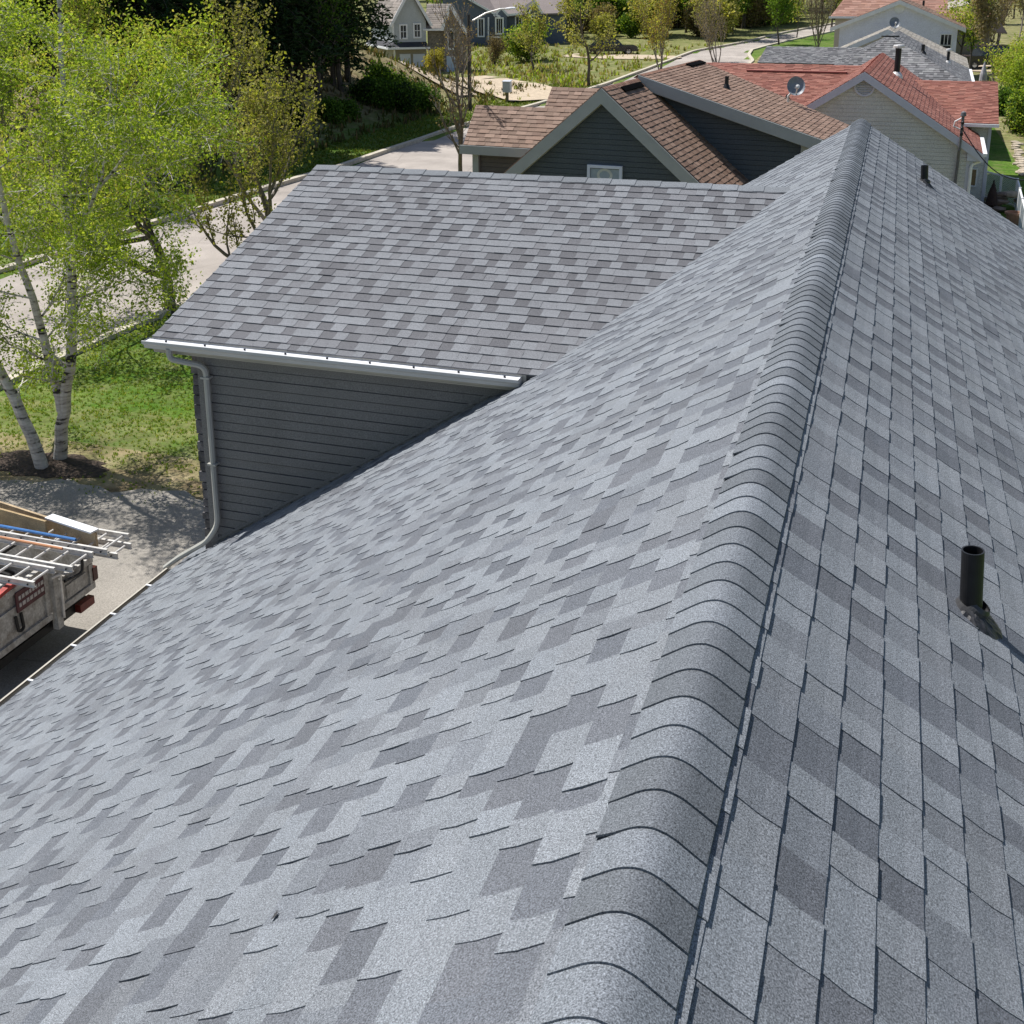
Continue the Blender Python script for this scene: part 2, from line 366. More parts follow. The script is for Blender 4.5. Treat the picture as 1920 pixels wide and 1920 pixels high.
# ------------------------------------------------------------------ our house
house = thing('shingled_house', 'grey-shingled house in the foreground with a long main ridge and a lower side wing', 'house', (0, 7, -7.1))
Y0, Y1 = -3.2, 17.15; EAVE = 7.93; E_ = .143
mb = MB()
LN, RN = np.array([-ST, 0, CT]), np.array([ST, 0, CT])
shingles(mb, (0, Y0, 0), (0, 1, 0), (CT, 0, -ST), RN, EAVE, const(0, Y1-Y0), E_, tab=(.11, .2), tones=grey_tone, seed=3, thick=.0065, tooth=.003, curve=True)
# start the right slope's rows so that the first butt shows just past the caps
i_r = len(mb.v)
shingles(mb, np.array([0, Y0, 0])+np.array([-CT, 0, -ST])*.047, (0, 1, 0), (-CT, 0, -ST), LN, EAVE-.047, const(0, Y1-Y0), E_, tab=(.08, .2), tones=grey_tone, seed=5, thick=.0075, tooth=.004, curve=True)
sh = np.array([CT, 0, -ST])*.033
for i in range(i_r): mb.v[i] = tuple(np.array(mb.v[i])+sh)
def slab(mb, poly, N, t=.1, gap=.012, col=(.12, .12, .12)):
    N = np.array(N, float); mb.prism([np.array(p, float)-N*gap for p in poly], -N*t, col)
for sx, Nn in ((1, RN), (-1, LN)):
    slab(mb, [(0, Y0+.02, 0), (sx*CT*EAVE*.998, Y0+.02, -ST*EAVE*.998), (sx*CT*EAVE*.998, Y1-.02, -ST*EAVE*.998), (0, Y1-.02, 0)], Nn)
mb.build('main_roof', MSH, house)
def ridge_caps(mb, p0, p1, half, expo, N1, N2, seed, rise=.012, tone=(.138, .150, .166), up=Z3, nseg=24, lift=.0035):
    # bent caps laid from p0 towards p1, butt edges facing p0; N1, N2 = downslope directions either side
    r = random.Random(seed); p0, p1 = np.array(p0, float), np.array(p1, float); D = un(p1-p0); L = np.linalg.norm(p1-p0); n = int(L/expo)
    A, B = np.array(N1, float), np.array(N2, float)
    def prof(t):                      # t -1..1
        b = .52
        if abs(t) >= b: return (A if t < 0 else B)*(abs(t)*half)
        a_, c_ = A*(b*half), B*(b*half); u = (t+b)/(2*b)
        return a_*(1-u)**2+c_*u**2
    ts = np.linspace(-1, 1, nseg+1)
    for k in range(n+1):
        y = k*expo+r.uniform(-.004, .004); kk = r.uniform(.78, 1.2); c = tuple(x*kk for x in tone)
        if r.random() < .14: c = tuple(x*1.15 for x in c)
        yaw = r.uniform(-.02, .02); lf = r.uniform(.003, .013) if r.random() < .1 else 0; hf = half*r.uniform(.985, 1.01)/half
        rows = []
        for (yy, h) in ((y, rise*.38+lift), (y+expo+.03, lift*.2)):
            row = []
            for t in ts:
                q = prof(t*hf); nn = un(up*1.0 + q*(.8 if abs(t) > .3 else 0)*0 + (np.array([0, 0, 0])))
                e = lf*max(0, (-t-.55)/.45)**1.5 if yy == y else 0
                row.append(p0+D*(yy+yaw*t*half)+q+up*(h+.016+e+.006*(1-abs(t))))
            rows.append(row)
        for i in range(nseg):
            mb.face([rows[0][i], rows[0][i+1], rows[1][i+1], rows[1][i]], c)
            mb.face([rows[0][i]-up*.007, rows[0][i+1]-up*.007, rows[0][i+1], rows[0][i]], c)
        for i, s_ in ((0, 1), (nseg, -1)):
            f = [rows[0][i], rows[1][i], rows[1][i]-up*.012, rows[0][i]-up*.012]; mb.face(f if s_ > 0 else f[::-1], c)
mb = MB(); ridge_caps(mb, (0, 1.8127-.133*12, 0), (0, Y1+.02, 0), .157, .133, (-CT, 0, -ST), (CT, 0, -ST), 9)
mb.build('ridge_cap', MSH, house)
def blot(name, c, r, V1, V2, Nn, mat, seed):
    rg = random.Random(seed); mb = MB(); c = np.array(c); ring = [c+V1*(math.cos(t)*r*rg.uniform(.6, 1.2))+V2*(math.sin(t)*r*.6*rg.uniform(.6, 1.2))+Nn*.0125 for t in np.linspace(0, 6.283, 15)[:-1]]
    for i in range(14): mb.face([c+Nn*.016, ring[i], ring[(i+1) % 14]])
    mb.build(name, mat, house)
blot('tar_spot', onL(520, 1722), .016, np.array([0, 1., 0]), np.array([CT, 0, ST]), LN, plain('tar_black', (.03, .03, .032), .7, .5, 90), 2)
# side wing
YR, ZR, PH, XL = 13.398, -.4017, .3116, -6.651; cp_, sp_ = math.cos(PH), math.sin(PH); WL = .1032+27*E_
mb = MB(); NW = np.array([0, -sp_, cp_]); NW2 = np.array([0, sp_, cp_])
def wr(v): return (0, (ZR-sp_*v)/TT-XL+.25)
shingles(mb, (XL, YR, ZR), (1, 0, 0), (0, -cp_, -sp_), NW, WL, wr, E_, tab=(.1, .2), tones=wing_tone, seed=21, thick=.0095, tooth=.003, curve=True)
i_r = 0
slab(mb, [(XL+.02, YR, ZR), (XL+.02, YR-cp_*WL*.997, ZR-sp_*WL*.997), (-1.5, YR-cp_*WL*.997, ZR-sp_*WL*.997), (-.2, YR, ZR)], NW)
slab(mb, [(XL+.02, YR, ZR), (-.2, YR, ZR), (-1.5, YR+cp_*WL, ZR-sp_*WL), (XL+.02, YR+cp_*WL, ZR-sp_*WL)], NW2, gap=.004, col=GM_)
mb.build('wing_roof', MSH, house)
mb = MB(); xr = ZR/TT
n = int((xr-XL+.5)/.30)
for k in range(n+1):
    kq = RNG.uniform(.85, 1.1); c = tuple(x*kq for x in (.165, .178, .193)); x0, x1 = XL+.30*k, min(XL+.30*(k+1)+.03, xr+.75)
    if x0 > xr+.45: break
    h0, h1 = .012, .02
    zz = lambda x: max(0, (x-xr))*TT*.98
    for s_, P_ in ((-1, (0, -cp_, -sp_)), (1, (0, cp_, -sp_))):
        P_ = np.array(P_); a = np.array([x0, YR, ZR+h0+zz(x0)]); b = np.array([x1, YR, ZR+h1+zz(x1)]); wd = .135
        f = [a, a+P_*wd, b+P_*wd, b]; mb.face(f if s_ < 0 else f[::-1], c)
        f = [a+P_*wd, a+P_*wd-Z3*.014, b+P_*wd-Z3*.014, b+P_*wd]; mb.face(f if s_ < 0 else f[::-1], c)
    mb.face([(x1, YR-cp_*.135, ZR-sp_*.135+.02), (x1, YR, ZR+.02), (x1, YR, ZR), (x1, YR-cp_*.135, ZR-sp_*.135)], c)
mb.build('ridge_cap', MSH, house)
# wing walls
YW, XW = 9.80, -6.22; ZE = ZR-sp_*WL; YE = YR-cp_*WL
mb = MB(); siding(mb, (XW, YW, 0), (1, 0, 0), (0, -1, 0), -7.1, ZE-.03, lambda z: (0.02, 5.6), .1016, .02, 4)
mb.box((XW+.02, YW+.02, (-7.1+ZE)/2), .09, .09, 7.1+ZE-.05); mb.beam((XW, YW-.012, XW*TT+.05), (-2.6, YW-.012, -2.6*TT+.05), .03, .03)
mb.build('wing_wall', MSIDE, house)
mb = MB()
siding(mb, (XW, YW, 0), (0, 1, 0), (-1, 0, 0), -7.1, ZR-.14, lambda z: (0, 7.1) if z < ZE else ((z-ZE)/(ZR-ZE)*3.55, 7.1-(z-ZE)/(ZR-ZE)*3.55), .1016, .013, 6)
siding(mb, (XW, -2.9, 0), (0, 1, 0), (-1, 0, 0), -7.1, -4.1, const(0, 12.6), .1016, .013, 7)
for yy, ny in ((Y1-.35, 1), (Y0+.35, -1)):
    siding(mb, (0, yy, 0), (ny*-1, 0, 0) if ny > 0 else (1, 0, 0), (0, ny, 0), -7.1, -.25, lambda z: (-6.2, 6.2) if z < -4.1 else ((z+.1)/TT, -(z+.1)/TT), .1016, .013, 8)
siding(mb, (6.2, Y1-.35, 0), (0, -1, 0), (1, 0, 0), -7.1, -4.1, const(0, 19.6), .1016, .013, 9)
mb.build('wall', MSIDE, house)
# stone veneer wrapped round the wing's street face
mb = MB(); z = -7.1
while z < ZE-.06:
    h = RNG.uniform(.07, .17); y = YW-.03
    while y < YW+7.0:
        wd = RNG.uniform(.16, .42); k = RNG.uniform(.6, 1.3); pr = RNG.uniform(.07, .10)
        mb.box((XW-pr/2-.012, y+wd/2, z+h/2), pr, wd-.012, h-.012, col=(k, k, k)); y += wd
    z += h
mb.build('stone_veneer', MSTONE, house)
# eave trim of the wing: fascia, soffit, gutter, hangers
mb = MB(); mb.box(((XL-2.62)/2, YE+.012, ZE-.075), 2.62*-1-XL, .02, .15); mb.box(((XL-2.62)/2, (YE+YW)/2+.02, ZE-.16), -2.62-XL, .2, .012)
mb.beam((XL+.012, YE+.03, ZE-.1), (XL+.012, YR, ZR-.1), .02, .17); mb.beam((XL+.012, YR, ZR-.1), (XL+.012, YR+cp_*WL, ZE-.1), .02, .17)
mb.build('fascia', MFASC, house)
def gutter(mb, xa, xb, fn, prof, ends=True):
    for (p, q) in zip(prof[:-1], prof[1:]):
        mb.face([fn(xa, *p), fn(xb, *p), fn(xb, *q), fn(xa, *q)])
    if ends:
        for x in (xa, xb): mb.face([fn(x, *p) for p in prof])
KP = [(0, 0), (0, -.09), (.075, -.09), (.085, -.055), (.118, -.03), (.118, -.008), (.105, -.006), (.105, -.012)]
gx0, gx1 = XL-.05, -2.66
mb = MB(); gf = lambda x, o, z: np.array([x, YE-.001-o, ZE-.012+z]); gutter(mb, gx0, gx1, gf, KP); mb.box(((gx0+gx1)/2, YE-.113, ZE-.02), gx1-gx0, .016, .012)
gut = mb.build('gutter', MGUT, house)
mb = MB(); mb.prism([(gx0+.02, YE-.006, ZE-.022), (gx1-.01, YE-.006, ZE-.022), (gx1-.01, YE-.104, ZE-.024), (gx0+.02, YE-.104, ZE-.024)], (0, 0, -.003)); mb.build('gutter_cover', plain('cover_white', (.72, .73, .76), .35, .05, 3), gut)
for k in range(9):
    mb = MB(); x = gx0+.25+k*.455; mb.tube([(x, YE-.055, ZE-.03), (x, YE-.055, ZE-.008)], .011, 8); mb.build('hanger_screw', MBLACK, gut)
# downspout
def smooth_path(pts, n=5):
    pts = [np.array(p, float) for p in pts]; out = [pts[0]]
    for i in range(1, len(pts)-1):
        a, b, c = pts[i-1], pts[i], pts[i+1]; d = min(.09, np.linalg.norm(a-b)*.45, np.linalg.norm(c-b)*.45); s, e = b+un(a-b)*d, b+un(c-b)*d
        out += [s*(1-t)**2+b*2*t*(1-t)+e*t*t for t in np.linspace(0, 1, n)]
    return out+[pts[-1]]
XD = -6.11; YD = YW-.075
eb = onL(322, 1066)
zb = XD*TT+.10
path = smooth_path([(-6.42, YE-.06, ZE-.09), (-6.42, YE-.06, ZE-.2), (XD, YD, ZE-.30), (XD, YD, zb+.12), np.array([XD-.11, YD-.06, (XD-.11)*TT+.11]), np.array([eb[0]+.1, eb[1], eb[2]+.15]), np.array([eb[0]-.06, eb[1]-.03, eb[2]+.02])])
mb = MB(); mb.tube(path, .036, 8, sq=(1.0, .85)); spout = mb.build('downspout', MSPOUT, house)
mb = MB()
for zz in (ZE-.42, -3.0): mb = MB(); mb.box((XD, YD-.0, zz), .1, .08, .02); mb.build('strap', MSPOUT, spout)
# eave gutter of the main roof with its hangers
XE, ZEE = -CT*EAVE, -ST*EAVE
mb = MB(); gf = lambda y, o, z: np.array([XE+.01-o, y, ZEE-.02+z]); gutter(mb, Y0, YW-.12, gf, KP); mb.box((XE-.105, (Y0+YW-.12)/2, ZEE-.027), .02, YW-.12-Y0, .014)
eg = mb.build('eave_gutter', MFASC, house)
mb = MB(); mb.box((XE-.03, (Y0+YW-.15)/2, ZEE-.085), .07, YW-.2-Y0, .02); mb.build('gutter_dark_strip', plain('dark_brown_strip', (.03, .02, .015), .9, .5, 20), eg)  # very dark brown strip along the gutter bottom
for k in range(18):
    mb = MB(); y = YW-.5-k*.61; mb.box((XE-.045, y, ZEE-.024), .12, .022, .012); mb.build('hanger', MWHITE, eg)
mb = MB(); mb.box((XE+.012, (Y0+YW)/2, ZEE-.09), .02, YW-Y0, .16); mb.box((XE+.24, (Y0+YW)/2, ZEE-.19), .44, YW-Y0, .012); mb.box((-XE-.012, (Y0+Y1)/2, ZEE-.09), .02, Y1-Y0, .16)
for yy in (Y0+.012, Y1-.012):
    for sx in (-1, 1): mb.beam((0, yy, -.11), (sx*-XE, yy, ZEE-.11), .02, .17)
mb.build('fascia', MFASC, house)
def vent(base, h, r, name='vent_pipe', lean=-.04):
    b = np.array(base); mb = MB(); top = b+np.array([lean*h/.26*.5, 0, h])
    d = un(top-b+np.array([0, 0, .05])); X = un(np.cross((0, 1, 0), d)); Y = np.cross(d, X)
    mb.lathe(b-d*.05, [(r, 0), (r, h+.05), (r*.86, h+.05), (r*.86, h*.4), (0, h*.4)], 28, (X, Y, d))
    v = mb.build(name, MBLACK, house, smooth=False)
    mb = MB(); n = RN; t1 = np.array([CT, 0, -ST]); t2 = np.array([0, 1., 0]); R_ = random.Random(int(b[1]*10))
    rings = 7; seg = 40; prev = None; off = [R_.uniform(.88, 1.12) for _ in range(seg)]
    for i in range(rings+1):
        q = i/rings; row = []
        for k in range(seg):
            a = 2*math.pi*k/seg; rr = r*1.05+(.062*(1+.15*math.cos(a)))*q*(1+(off[k]-1)*q); hh = .022*(1-q)**.7+(R_.uniform(-.003, .004) if 0 < i < rings else 0)+.010*(1-q)+.004
            row.append(b+t1*(rr*math.cos(a)+.03*q)+t2*(rr*math.sin(a))+n*hh)
        if prev:
            for k in range(seg): mb.face([prev[k], row[k], row[(k+1) % seg], prev[(k+1) % seg]])
        prev = row
    mb.build('flashing', MTAR, v)
    mb = MB(); mb.lathe(b, [(r*1.75, .005), (r*1.7, .022), (r*1.35, .03), (r*1.3, .045), (r*1.06, .06), (r*1.02, .06)], 28, (t1, t2, n)); mb.build('collar', plain('collar_rubber', (.05, .05, .052), .3, .3, 20), v)
vent((.853, 4.451, -.548), .275, .043); vent((.858, 15.221, -.552), .22, .045)
# ------------------------------------------------------------------ vegetation makers
def leaves(mb, P, size, cols, rng, n_per=1, spread=0.0, jitter=.35, flat=0.0, aspect=.62, droop=0):
    # P: (N,3) leaf places; adds bent leaf faces with their own colours
    P = np.repeat(np.asarray(P, float), n_per, axis=0); N = len(P)
    if N == 0: return
    P = P+rng.normal(0, 1, (N, 3))*spread
    d = rng.normal(0, 1, (N, 3)); d[:, 2] = d[:, 2]*(1-flat)-droop; d /= np.linalg.norm(d, axis=1)[:, None]
    e = rng.normal(0, 1, (N, 3)); e -= d*(e*d).sum(1)[:, None]; e /= np.linalg.norm(e, axis=1)[:, None]
    sz = size*rng.uniform(1-jitter, 1+jitter, N)[:, None]
    n3 = np.cross(d, e)*sz*.12
    V = np.stack([P-d*sz*.5, P+e*sz*aspect*.5+n3, P+d*sz*.5, P-e*sz*aspect*.5+n3], 1).reshape(-1, 3)
    i0 = len(mb.v); mb.v += list(map(tuple, V)); mb.f += [(i0+4*k, i0+4*k+1, i0+4*k+2, i0+4*k+3) for k in range(N)]
    ci = rng.randint(0, len(cols), N); kk = rng.uniform(.75, 1.25, N); C = np.array(cols)[ci]*kk[:, None]
    mb.c += list(map(tuple, C)); mb.mi += [0]*N
def rot_about(v, ax, a): return v*math.cos(a)+np.cross(ax, v)*math.sin(a)+ax*(ax@v)*(1-math.cos(a))
def perp(d, rng):
    p = np.cross(d, rng.normal(0, 1, 3)); return un(p)
def grow(mb, lp, rng, p, d, L, r, lv, T):
    n = max(3, int(L/T.get('seg', .3))); pts = [np.array(p, float)]; d = un(d)
    for i in range(n):
        d = un(d+rng.normal(0, 1, 3)*T['wob']+np.array([0, 0, 1])*T['up'][lv]/n); pts.append(pts[-1]+d*L/n)
    rad = [max(T.get('rmin', .004), r*(1-.8*i/n)) for i in range(n+1)]
    mb.tube(pts, rad, 7 if lv == 0 else 5 if lv == 1 else 4 if r > .012 else 3, caps=False)
    if lv >= T['leaf_from']:
        t0 = .25 if lv < T['lv'] else .1; m = max(2, int(L*T['ld']))
        for q in np.linspace(t0, 1, m):
            x = q*n; i = min(n-1, int(x)); lp.append(pts[i]+(pts[i+1]-pts[i])*(x-i))
    if lv < T['lv']:
        nc = T['n'][lv]; ph = rng.uniform(0, 6.28)
        for k in range(nc):
            t = T['t0'][lv]+(1-T['t0'][lv])*(k+rng.uniform(.1, .9))/nc; x = t*n; i = min(n-1, int(x)); b = pts[i]+(pts[i+1]-pts[i])*(x-i)
            dd = un(pts[i+1]-pts[i]); ax = perp(dd, rng); cd_ = rot_about(dd, ax, math.radians(T['ang'][lv]*rng.uniform(.7, 1.25)))
            ph += 2.4; cd_ = rot_about(cd_, dd, ph)
            grow(mb, lp, rng, b, cd_, L*T['lr'][lv]*rng.uniform(.7, 1.2)*(1-.45*t), rad[i]*.62, lv+1, T)
LG = [(.31, .43, .04), (.39, .49, .06), (.23, .35, .03), (.47, .54, .12)]
YG = [(.43, .44, .07), (.49, .47, .12), (.36, .39, .055), (.53, .51, .18)]
MG = [(.08, .16, .022), (.12, .22, .03), (.06, .12, .018)]
DG = [(.022, .05, .014), (.035, .07, .02), (.015, .035, .012)]
BUD = [(.30, .29, .10), (.36, .33, .15), (.25, .27, .07)]
ORB = [(.34, .22, .08), (.30, .25, .08), (.27, .27, .06)]
def tree(name, label, cat, base, H, T, cols, lsize, nper, spread, seed, bark=None, group=None, d0=(0, 0, 1), r0=None, stems=1, crown='crown', lmat=None, flat=0.0):
    rng = np.random.RandomState(seed); mb = MB(); lp = []; base = np.array(base, float)
    for s_ in range(stems):
        d = un(np.array(d0, float)+(rng.normal(0, 1, 3)*(.28 if stems > 1 else .03))*np.array([1, 1, 0])); b = base+(rng.normal(0, 1, 3)*.12*np.array([1, 1, 0]) if stems > 1 else 0)
        grow(mb, lp, rng, b-np.array([0, 0, .15]), d, H*(rng.uniform(.75, 1.05) if stems > 1 else 1), r0 or H*.014, 0, T)
    root = thing(name, label, cat, base, group)
    mb.build('trunk', bark or MBARK, root)
    lb = MB(); leaves(lb, lp, lsize, cols, rng, nper, spread, flat=flat); lb.build(crown, lmat or MLEAF, root)
    return root
TB = dict(seg=.5, wob=.05, up=[.1, .5, .1], lv=2, leaf_from=1, ld=5, n=[16, 7], t0=[.28, .2], ang=[48, 45], lr=[.36, .45])
# ---- the birches by the drive: stems traced through their real places, branches grown from them
TBB = dict(seg=.3, wob=.07, up=[.3, .1, -.5], lv=2, leaf_from=0, ld=7, n=[7, 5], t0=[.15, .15], ang=[45, 50], lr=[.5, .5], rmin=.004)
def stem_pts(pp): return [atY(x, y, Y) for x, y, Y in pp]
def birch(label, stems, base, seed, nbr, nleaf, lcols):
    rng = np.random.RandomState(seed); mb = MB(); lp = []; root = thing('birch_tree', label, 'tree', base, 'birch trees by the drive')
    for pp, r0, r1 in stems:
        c = [np.array(p) for p in pp]; pts = [c[0]]
        for i in range(len(c)-1):
            m = max(2, int(np.linalg.norm(c[i+1]-c[i])/.35))
            for k in range(1, m+1): pts.append(c[i]+(c[i+1]-c[i])*k/m+rng.normal(0, .012, 3)*(k < m))
        n = len(pts); rad = [r0+(r1-r0)*(i/(n-1))**.8 for i in range(n)]; mb.tube(pts, rad, 10, caps=False)
        cum = 0
        for k in range(nbr):
            t = .2+.8*(k+rng.uniform(0, 1))/nbr; i = min(n-2, int(t*(n-1))); dd = un(pts[i+1]-pts[i]); az = rng.uniform(0, 6.28)
            ax = perp(dd, rng); d = rot_about(dd, ax, math.radians(rng.uniform(45, 85)))
            grow(mb, lp, rng, pts[i], d, rng.uniform(1.1, 2.3)*(1.1-.45*t), rad[i]*.30, 0, TBB)
    mb.build('trunk', MBIRCH, root)
    lb = MB(); P = np.array(lp); idx = rng.permutation(len(P))[:nleaf]; leaves(lb, P[idx], .062, lcols, rng, max(1, round(nleaf/len(idx))), .11, droop=.25); lb.build('crown', MLEAF, root)
    return root
bA = G(80, 884); bB = G(112, 867)
birch('white-barked birch with a single trunk leaning left at the lawn corner', [(stem_pts([(82, 886, bA[1]), (60, 820, bA[1]), (28, 748, bA[1]+.1), (-8, 680, bA[1]+.2), (-60, 560, bA[1]+.3), (-110, 380, bA[1]+.5), (-140, 150, bA[1]+.6)]), .13, .03)], bA, 5, 20, 15000, LG)
Y = bB[1]
birch('white-barked birch forking low into two stems on the lawn corner', [
    (stem_pts([(112, 869, Y), (115, 800, Y), (122, 740, Y+.02), (132, 690, Y+.05), (138, 600, Y+.1), (132, 480, Y+.2), (122, 330, Y+.3), (118, 190, Y+.4), (112, 20, Y+.5), (108, -90, Y+.6)]), .135, .03),
    (stem_pts([(116, 770, Y), (104, 720, Y-.05), (84, 640, Y-.1), (62, 560, Y-.2), (35, 490, Y-.3), (12, 410, Y-.4), (-8, 320, Y-.5), (-20, 200, Y-.6), (-40, 60, Y-.7)]), .10, .025),
    (stem_pts([(139, 590, Y+.1), (160, 545, Y+.0), (205, 510, Y-.2), (245, 490, Y-.3), (292, 462, Y-.4)]), .035, .008),
    (stem_pts([(135, 500, Y+.1), (142, 440, Y-.1), (180, 360, Y-.3), (192, 330, Y-.35), (205, 200, Y-.5), (208, 120, Y-.5)]), .045, .01),
    (stem_pts([(188, 350, Y-.3), (235, 290, Y-.4), (270, 235, Y-.5), (305, 195, Y-.6)]), .025, .006)], bB, 8, 20, 36000, LG)
# ---- roadside maple with budding limbs reaching over the road
tb = G(324, 588)
TM = dict(seg=.4, wob=.10, up=[.2, .8, .5, .4], lv=3, leaf_from=2, ld=4.5, n=[9, 7, 5], t0=[.14, .2, .2], ang=[68, 44, 40], lr=[.82, .5, .5], rmin=.006)
tree('maple_tree', 'dark-trunked maple in fresh yellow-green leaf beside the road behind the birches', 'tree', tb, 6.6, TM, LG+YG[:2], .095, 17, .24, 31, r0=.17)
tb2 = tb+np.array([1.4, 3.2, 0]); tb2[2] = ground(tb2[0], tb2[1])
TM2 = dict(TM, up=[.2, 1.2, .9, .7], n=[13, 7, 4], t0=[.08, .2, .2], ang=[70, 40, 36], ld=5, lr=[.78, .5, .5])
tree('budding_tree', 'budding olive-yellow tree with long upswept twigs reaching towards the wing roof', 'tree', tb2, 6.6, TM2, BUD+YG[2:3], .10, 9, .12, 77, bark=MBARKL, r0=.13)
for k, (px, py, Y, H, sd, cl, lab) in enumerate([(20, 300, 34, 8.6, 41, LG, 'leafy young poplar behind the leaning birch, across from the drive'), (190, 280, 38, 8.2, 44, LG+YG, 'yellow-green young poplar rising behind the forked birch')]):
    b = atY(px, py, Y); b[2] = ground(b[0], b[1])
    tree('young_poplar', lab, 'tree', b, H, dict(TB, n=[20, 8], lr=[.3, .45], up=[.1, .8, .4]), cl, .11, 14, .3, sd, bark=MBARKL, r0=.1)
# ------------------------------------------------------------------ grove on the bank across the road
def conifer(name, label, base, H, R, seed, cols, group=None, low=.12, den=1.0, spray=.42):
    rng = np.random.RandomState(seed); mb = MB(); lp = []; base = np.array(base, float)
    mb.tube([base-np.array([0, 0, .2]), base+np.array([.05, 0, H*.5]), base+np.array([0, 0, H])], [H*.014, H*.009, .02], 7, caps=False)
    z = low*H
    while z < H*.98:
        q = (z/H-low)/(1-low); L = R*(1-q)**.8*rng.uniform(.75, 1.15)+.15; n = 6 if q < .7 else 4; ph = rng.uniform(0, 6.28)
        for k in range(n):
            a = ph+6.28*k/n+rng.uniform(-.3, .3); l = L*rng.uniform(.6, 1.1); p0 = base+np.array([0, 0, z]); p1 = p0+np.array([math.cos(a)*l*.6, math.sin(a)*l*.6, .02*l]); p2 = p0+np.array([math.cos(a)*l, math.sin(a)*l, -.28*l])
            mb.tube([p0, p1, p2], [.03, .02, .008], 4, caps=False)
            for t in np.linspace(.15, 1, max(3, int(l*3.4*den))): lp.append(p0*(1-t)**2+p1*2*t*(1-t)+p2*t*t)
        z += .38
    root = thing(name, label, 'tree', base, group); mb.build('trunk', MBARK, root)
    lb = MB(); leaves(lb, lp, spray, cols, rng, 4, .15, flat=.5, aspect=.32, droop=.15); lb.build('crown', MNEED, root); return root
GRV = 'spruces of the shaded grove'; GL_ = 'tall dark spruce in the shaded grove on the bank across the road'
cps = [conifer('spruce_tree', GL_, G(300, 190, 30), 15, 3.0, 1, DG, GRV), conifer('spruce_tree', GL_, G(520, 178, 30), 17, 3.2, 2, DG, GRV), conifer('spruce_tree', GL_, G(420, 205, 30), 13, 2.6, 3, DG, GRV)]
for k, (px, py, sc) in enumerate([(30, 150, 1.1), (100, 165, 1), (165, 150, 1.15), (235, 165, 1), (350, 150, 1.1), (470, 165, 1.05), (505, 150, 1.2), (560, 152, 1.1), (600, 145, 1.15), (455, 140, 1.2), (250, 140, 1.2), (80, 138, 1.2), (385, 175, .9), (545, 170, .95), (625, 160, .9)]):
    p = G(px, py, 30); dup(cps[k % 3], p, RNG.uniform(0, 6.28), sc*RNG.uniform(.9, 1.1), GL_, 'tree', GRV)
conifer('pine_tree', 'wide pine whose long drooping boughs hang in front of the stone-fronted house', G(652, 152, 30), 14, 3.6, 9, DG, low=.2, den=1.5, spray=.36)
TD = dict(seg=.6, wob=.06, up=[.1, .7, .3], lv=2, leaf_from=1, ld=3.2, n=[17, 7], t0=[.16, .2], ang=[46, 45], lr=[.34, .45], rmin=.008)
pops = [tree('poplar_tree', 'leafy mid-green poplar with slim trunk at the grove edge by the bank', 'tree', G(640, 172, 30), 12, TD, MG, .17, 9, .3, 51, group='poplars at the grove edge'),
        tree('poplar_tree', 'leafy mid-green poplar with slim trunk at the grove edge by the bank', 'tree', G(598, 182, 30), 11, TD, MG, .17, 9, .3, 52, group='poplars at the grove edge')]
for k, (px, py, sc) in enumerate([(570, 165, 1.1), (230, 195, .9), (120, 190, .95), (20, 200, .9)]):
    dup(pops[k % 2], G(px, py, 30), RNG.uniform(0, 6.28), sc, 'leafy mid-green poplar with slim trunk at the grove edge by the bank', 'tree', 'poplars at the grove edge')
TS = dict(seg=.3, wob=.1, up=[.3, .5, .3], lv=2, leaf_from=0, ld=4, n=[7, 4], t0=[.15, .2], ang=[40, 40], lr=[.55, .5], rmin=.006)
def shrub(name, label, p, H, cols, seed, stems=7, lsize=.12, nper=5, spread=.14, bark=None, group=None, cat='bush', ang=None):
    T = dict(TS); 
    if ang: T['ang'] = ang
    return tree(name, label, cat, p, H, T, cols, lsize, nper, spread, seed, bark=bark, r0=.03, stems=stems, crown='foliage', group=group)
for k, (px, py, H, cl, lab) in enumerate([
    (722, 205, 2.5, MG, 'dense dark green bush on the bank just right of the poplars'), (760, 212, 2.5, DG+MG, 'widest dark bush on the bank, in front of the garage doors'), (795, 208, 2.2, MG, 'dark bush at the right end of the bank above the grass verge'),
    (690, 195, 2.2, DG+MG, 'dark bush at the foot of the poplars on the bank'), (742, 178, 2.0, MG+LG[:1], 'lighter green bush hiding the foot of the garage doors'), (712, 168, 2.0, LG[2:3]+MG, 'light-topped bush below the small side window of the stone-fronted house'),
    (620, 228, 1.5, MG, 'low bush on the dry earth slope left of the grass verge'), (545, 235, 1.6, DG, 'low dark bush in deep shade beside the bare earth slope'), (650, 222, 1.2, MG, 'small bush at the foot of the bank behind the verge')]):
    shrub('bush', lab, G(px, py, 30), H*.6, cl, 60+k, stems=9, lsize=.17, nper=6, spread=.22)
def tufts(name, label, pts, h, cols, seed, wd=.05, n=5):
    rng = np.random.RandomState(seed); mb = MB()
    for p in pts:
        for k in range(n):
            b = np.array(p)+np.array([rng.normal(0, .18), rng.normal(0, .18), 0])*h*2; a = rng.uniform(0, 6.28); hh = h*rng.uniform(.5, 1.3); s_ = np.array([math.cos(a), math.sin(a), 0])*wd*rng.uniform(.6, 1.4); t = b+np.array([rng.normal(0, .3)*hh, rng.normal(0, .3)*hh, hh])
            c = np.array(cols[rng.randint(len(cols))])*rng.uniform(.75, 1.25); mb.face([b-s_, b+s_, t+s_*.3, t-s_*.3], tuple(c))
    return tag(mb.build(name, MLEAF), label, None, kind='stuff')
DRY = [(.33, .27, .13), (.26, .24, .09), (.2, .22, .06), (.38, .32, .18)]
pts = []
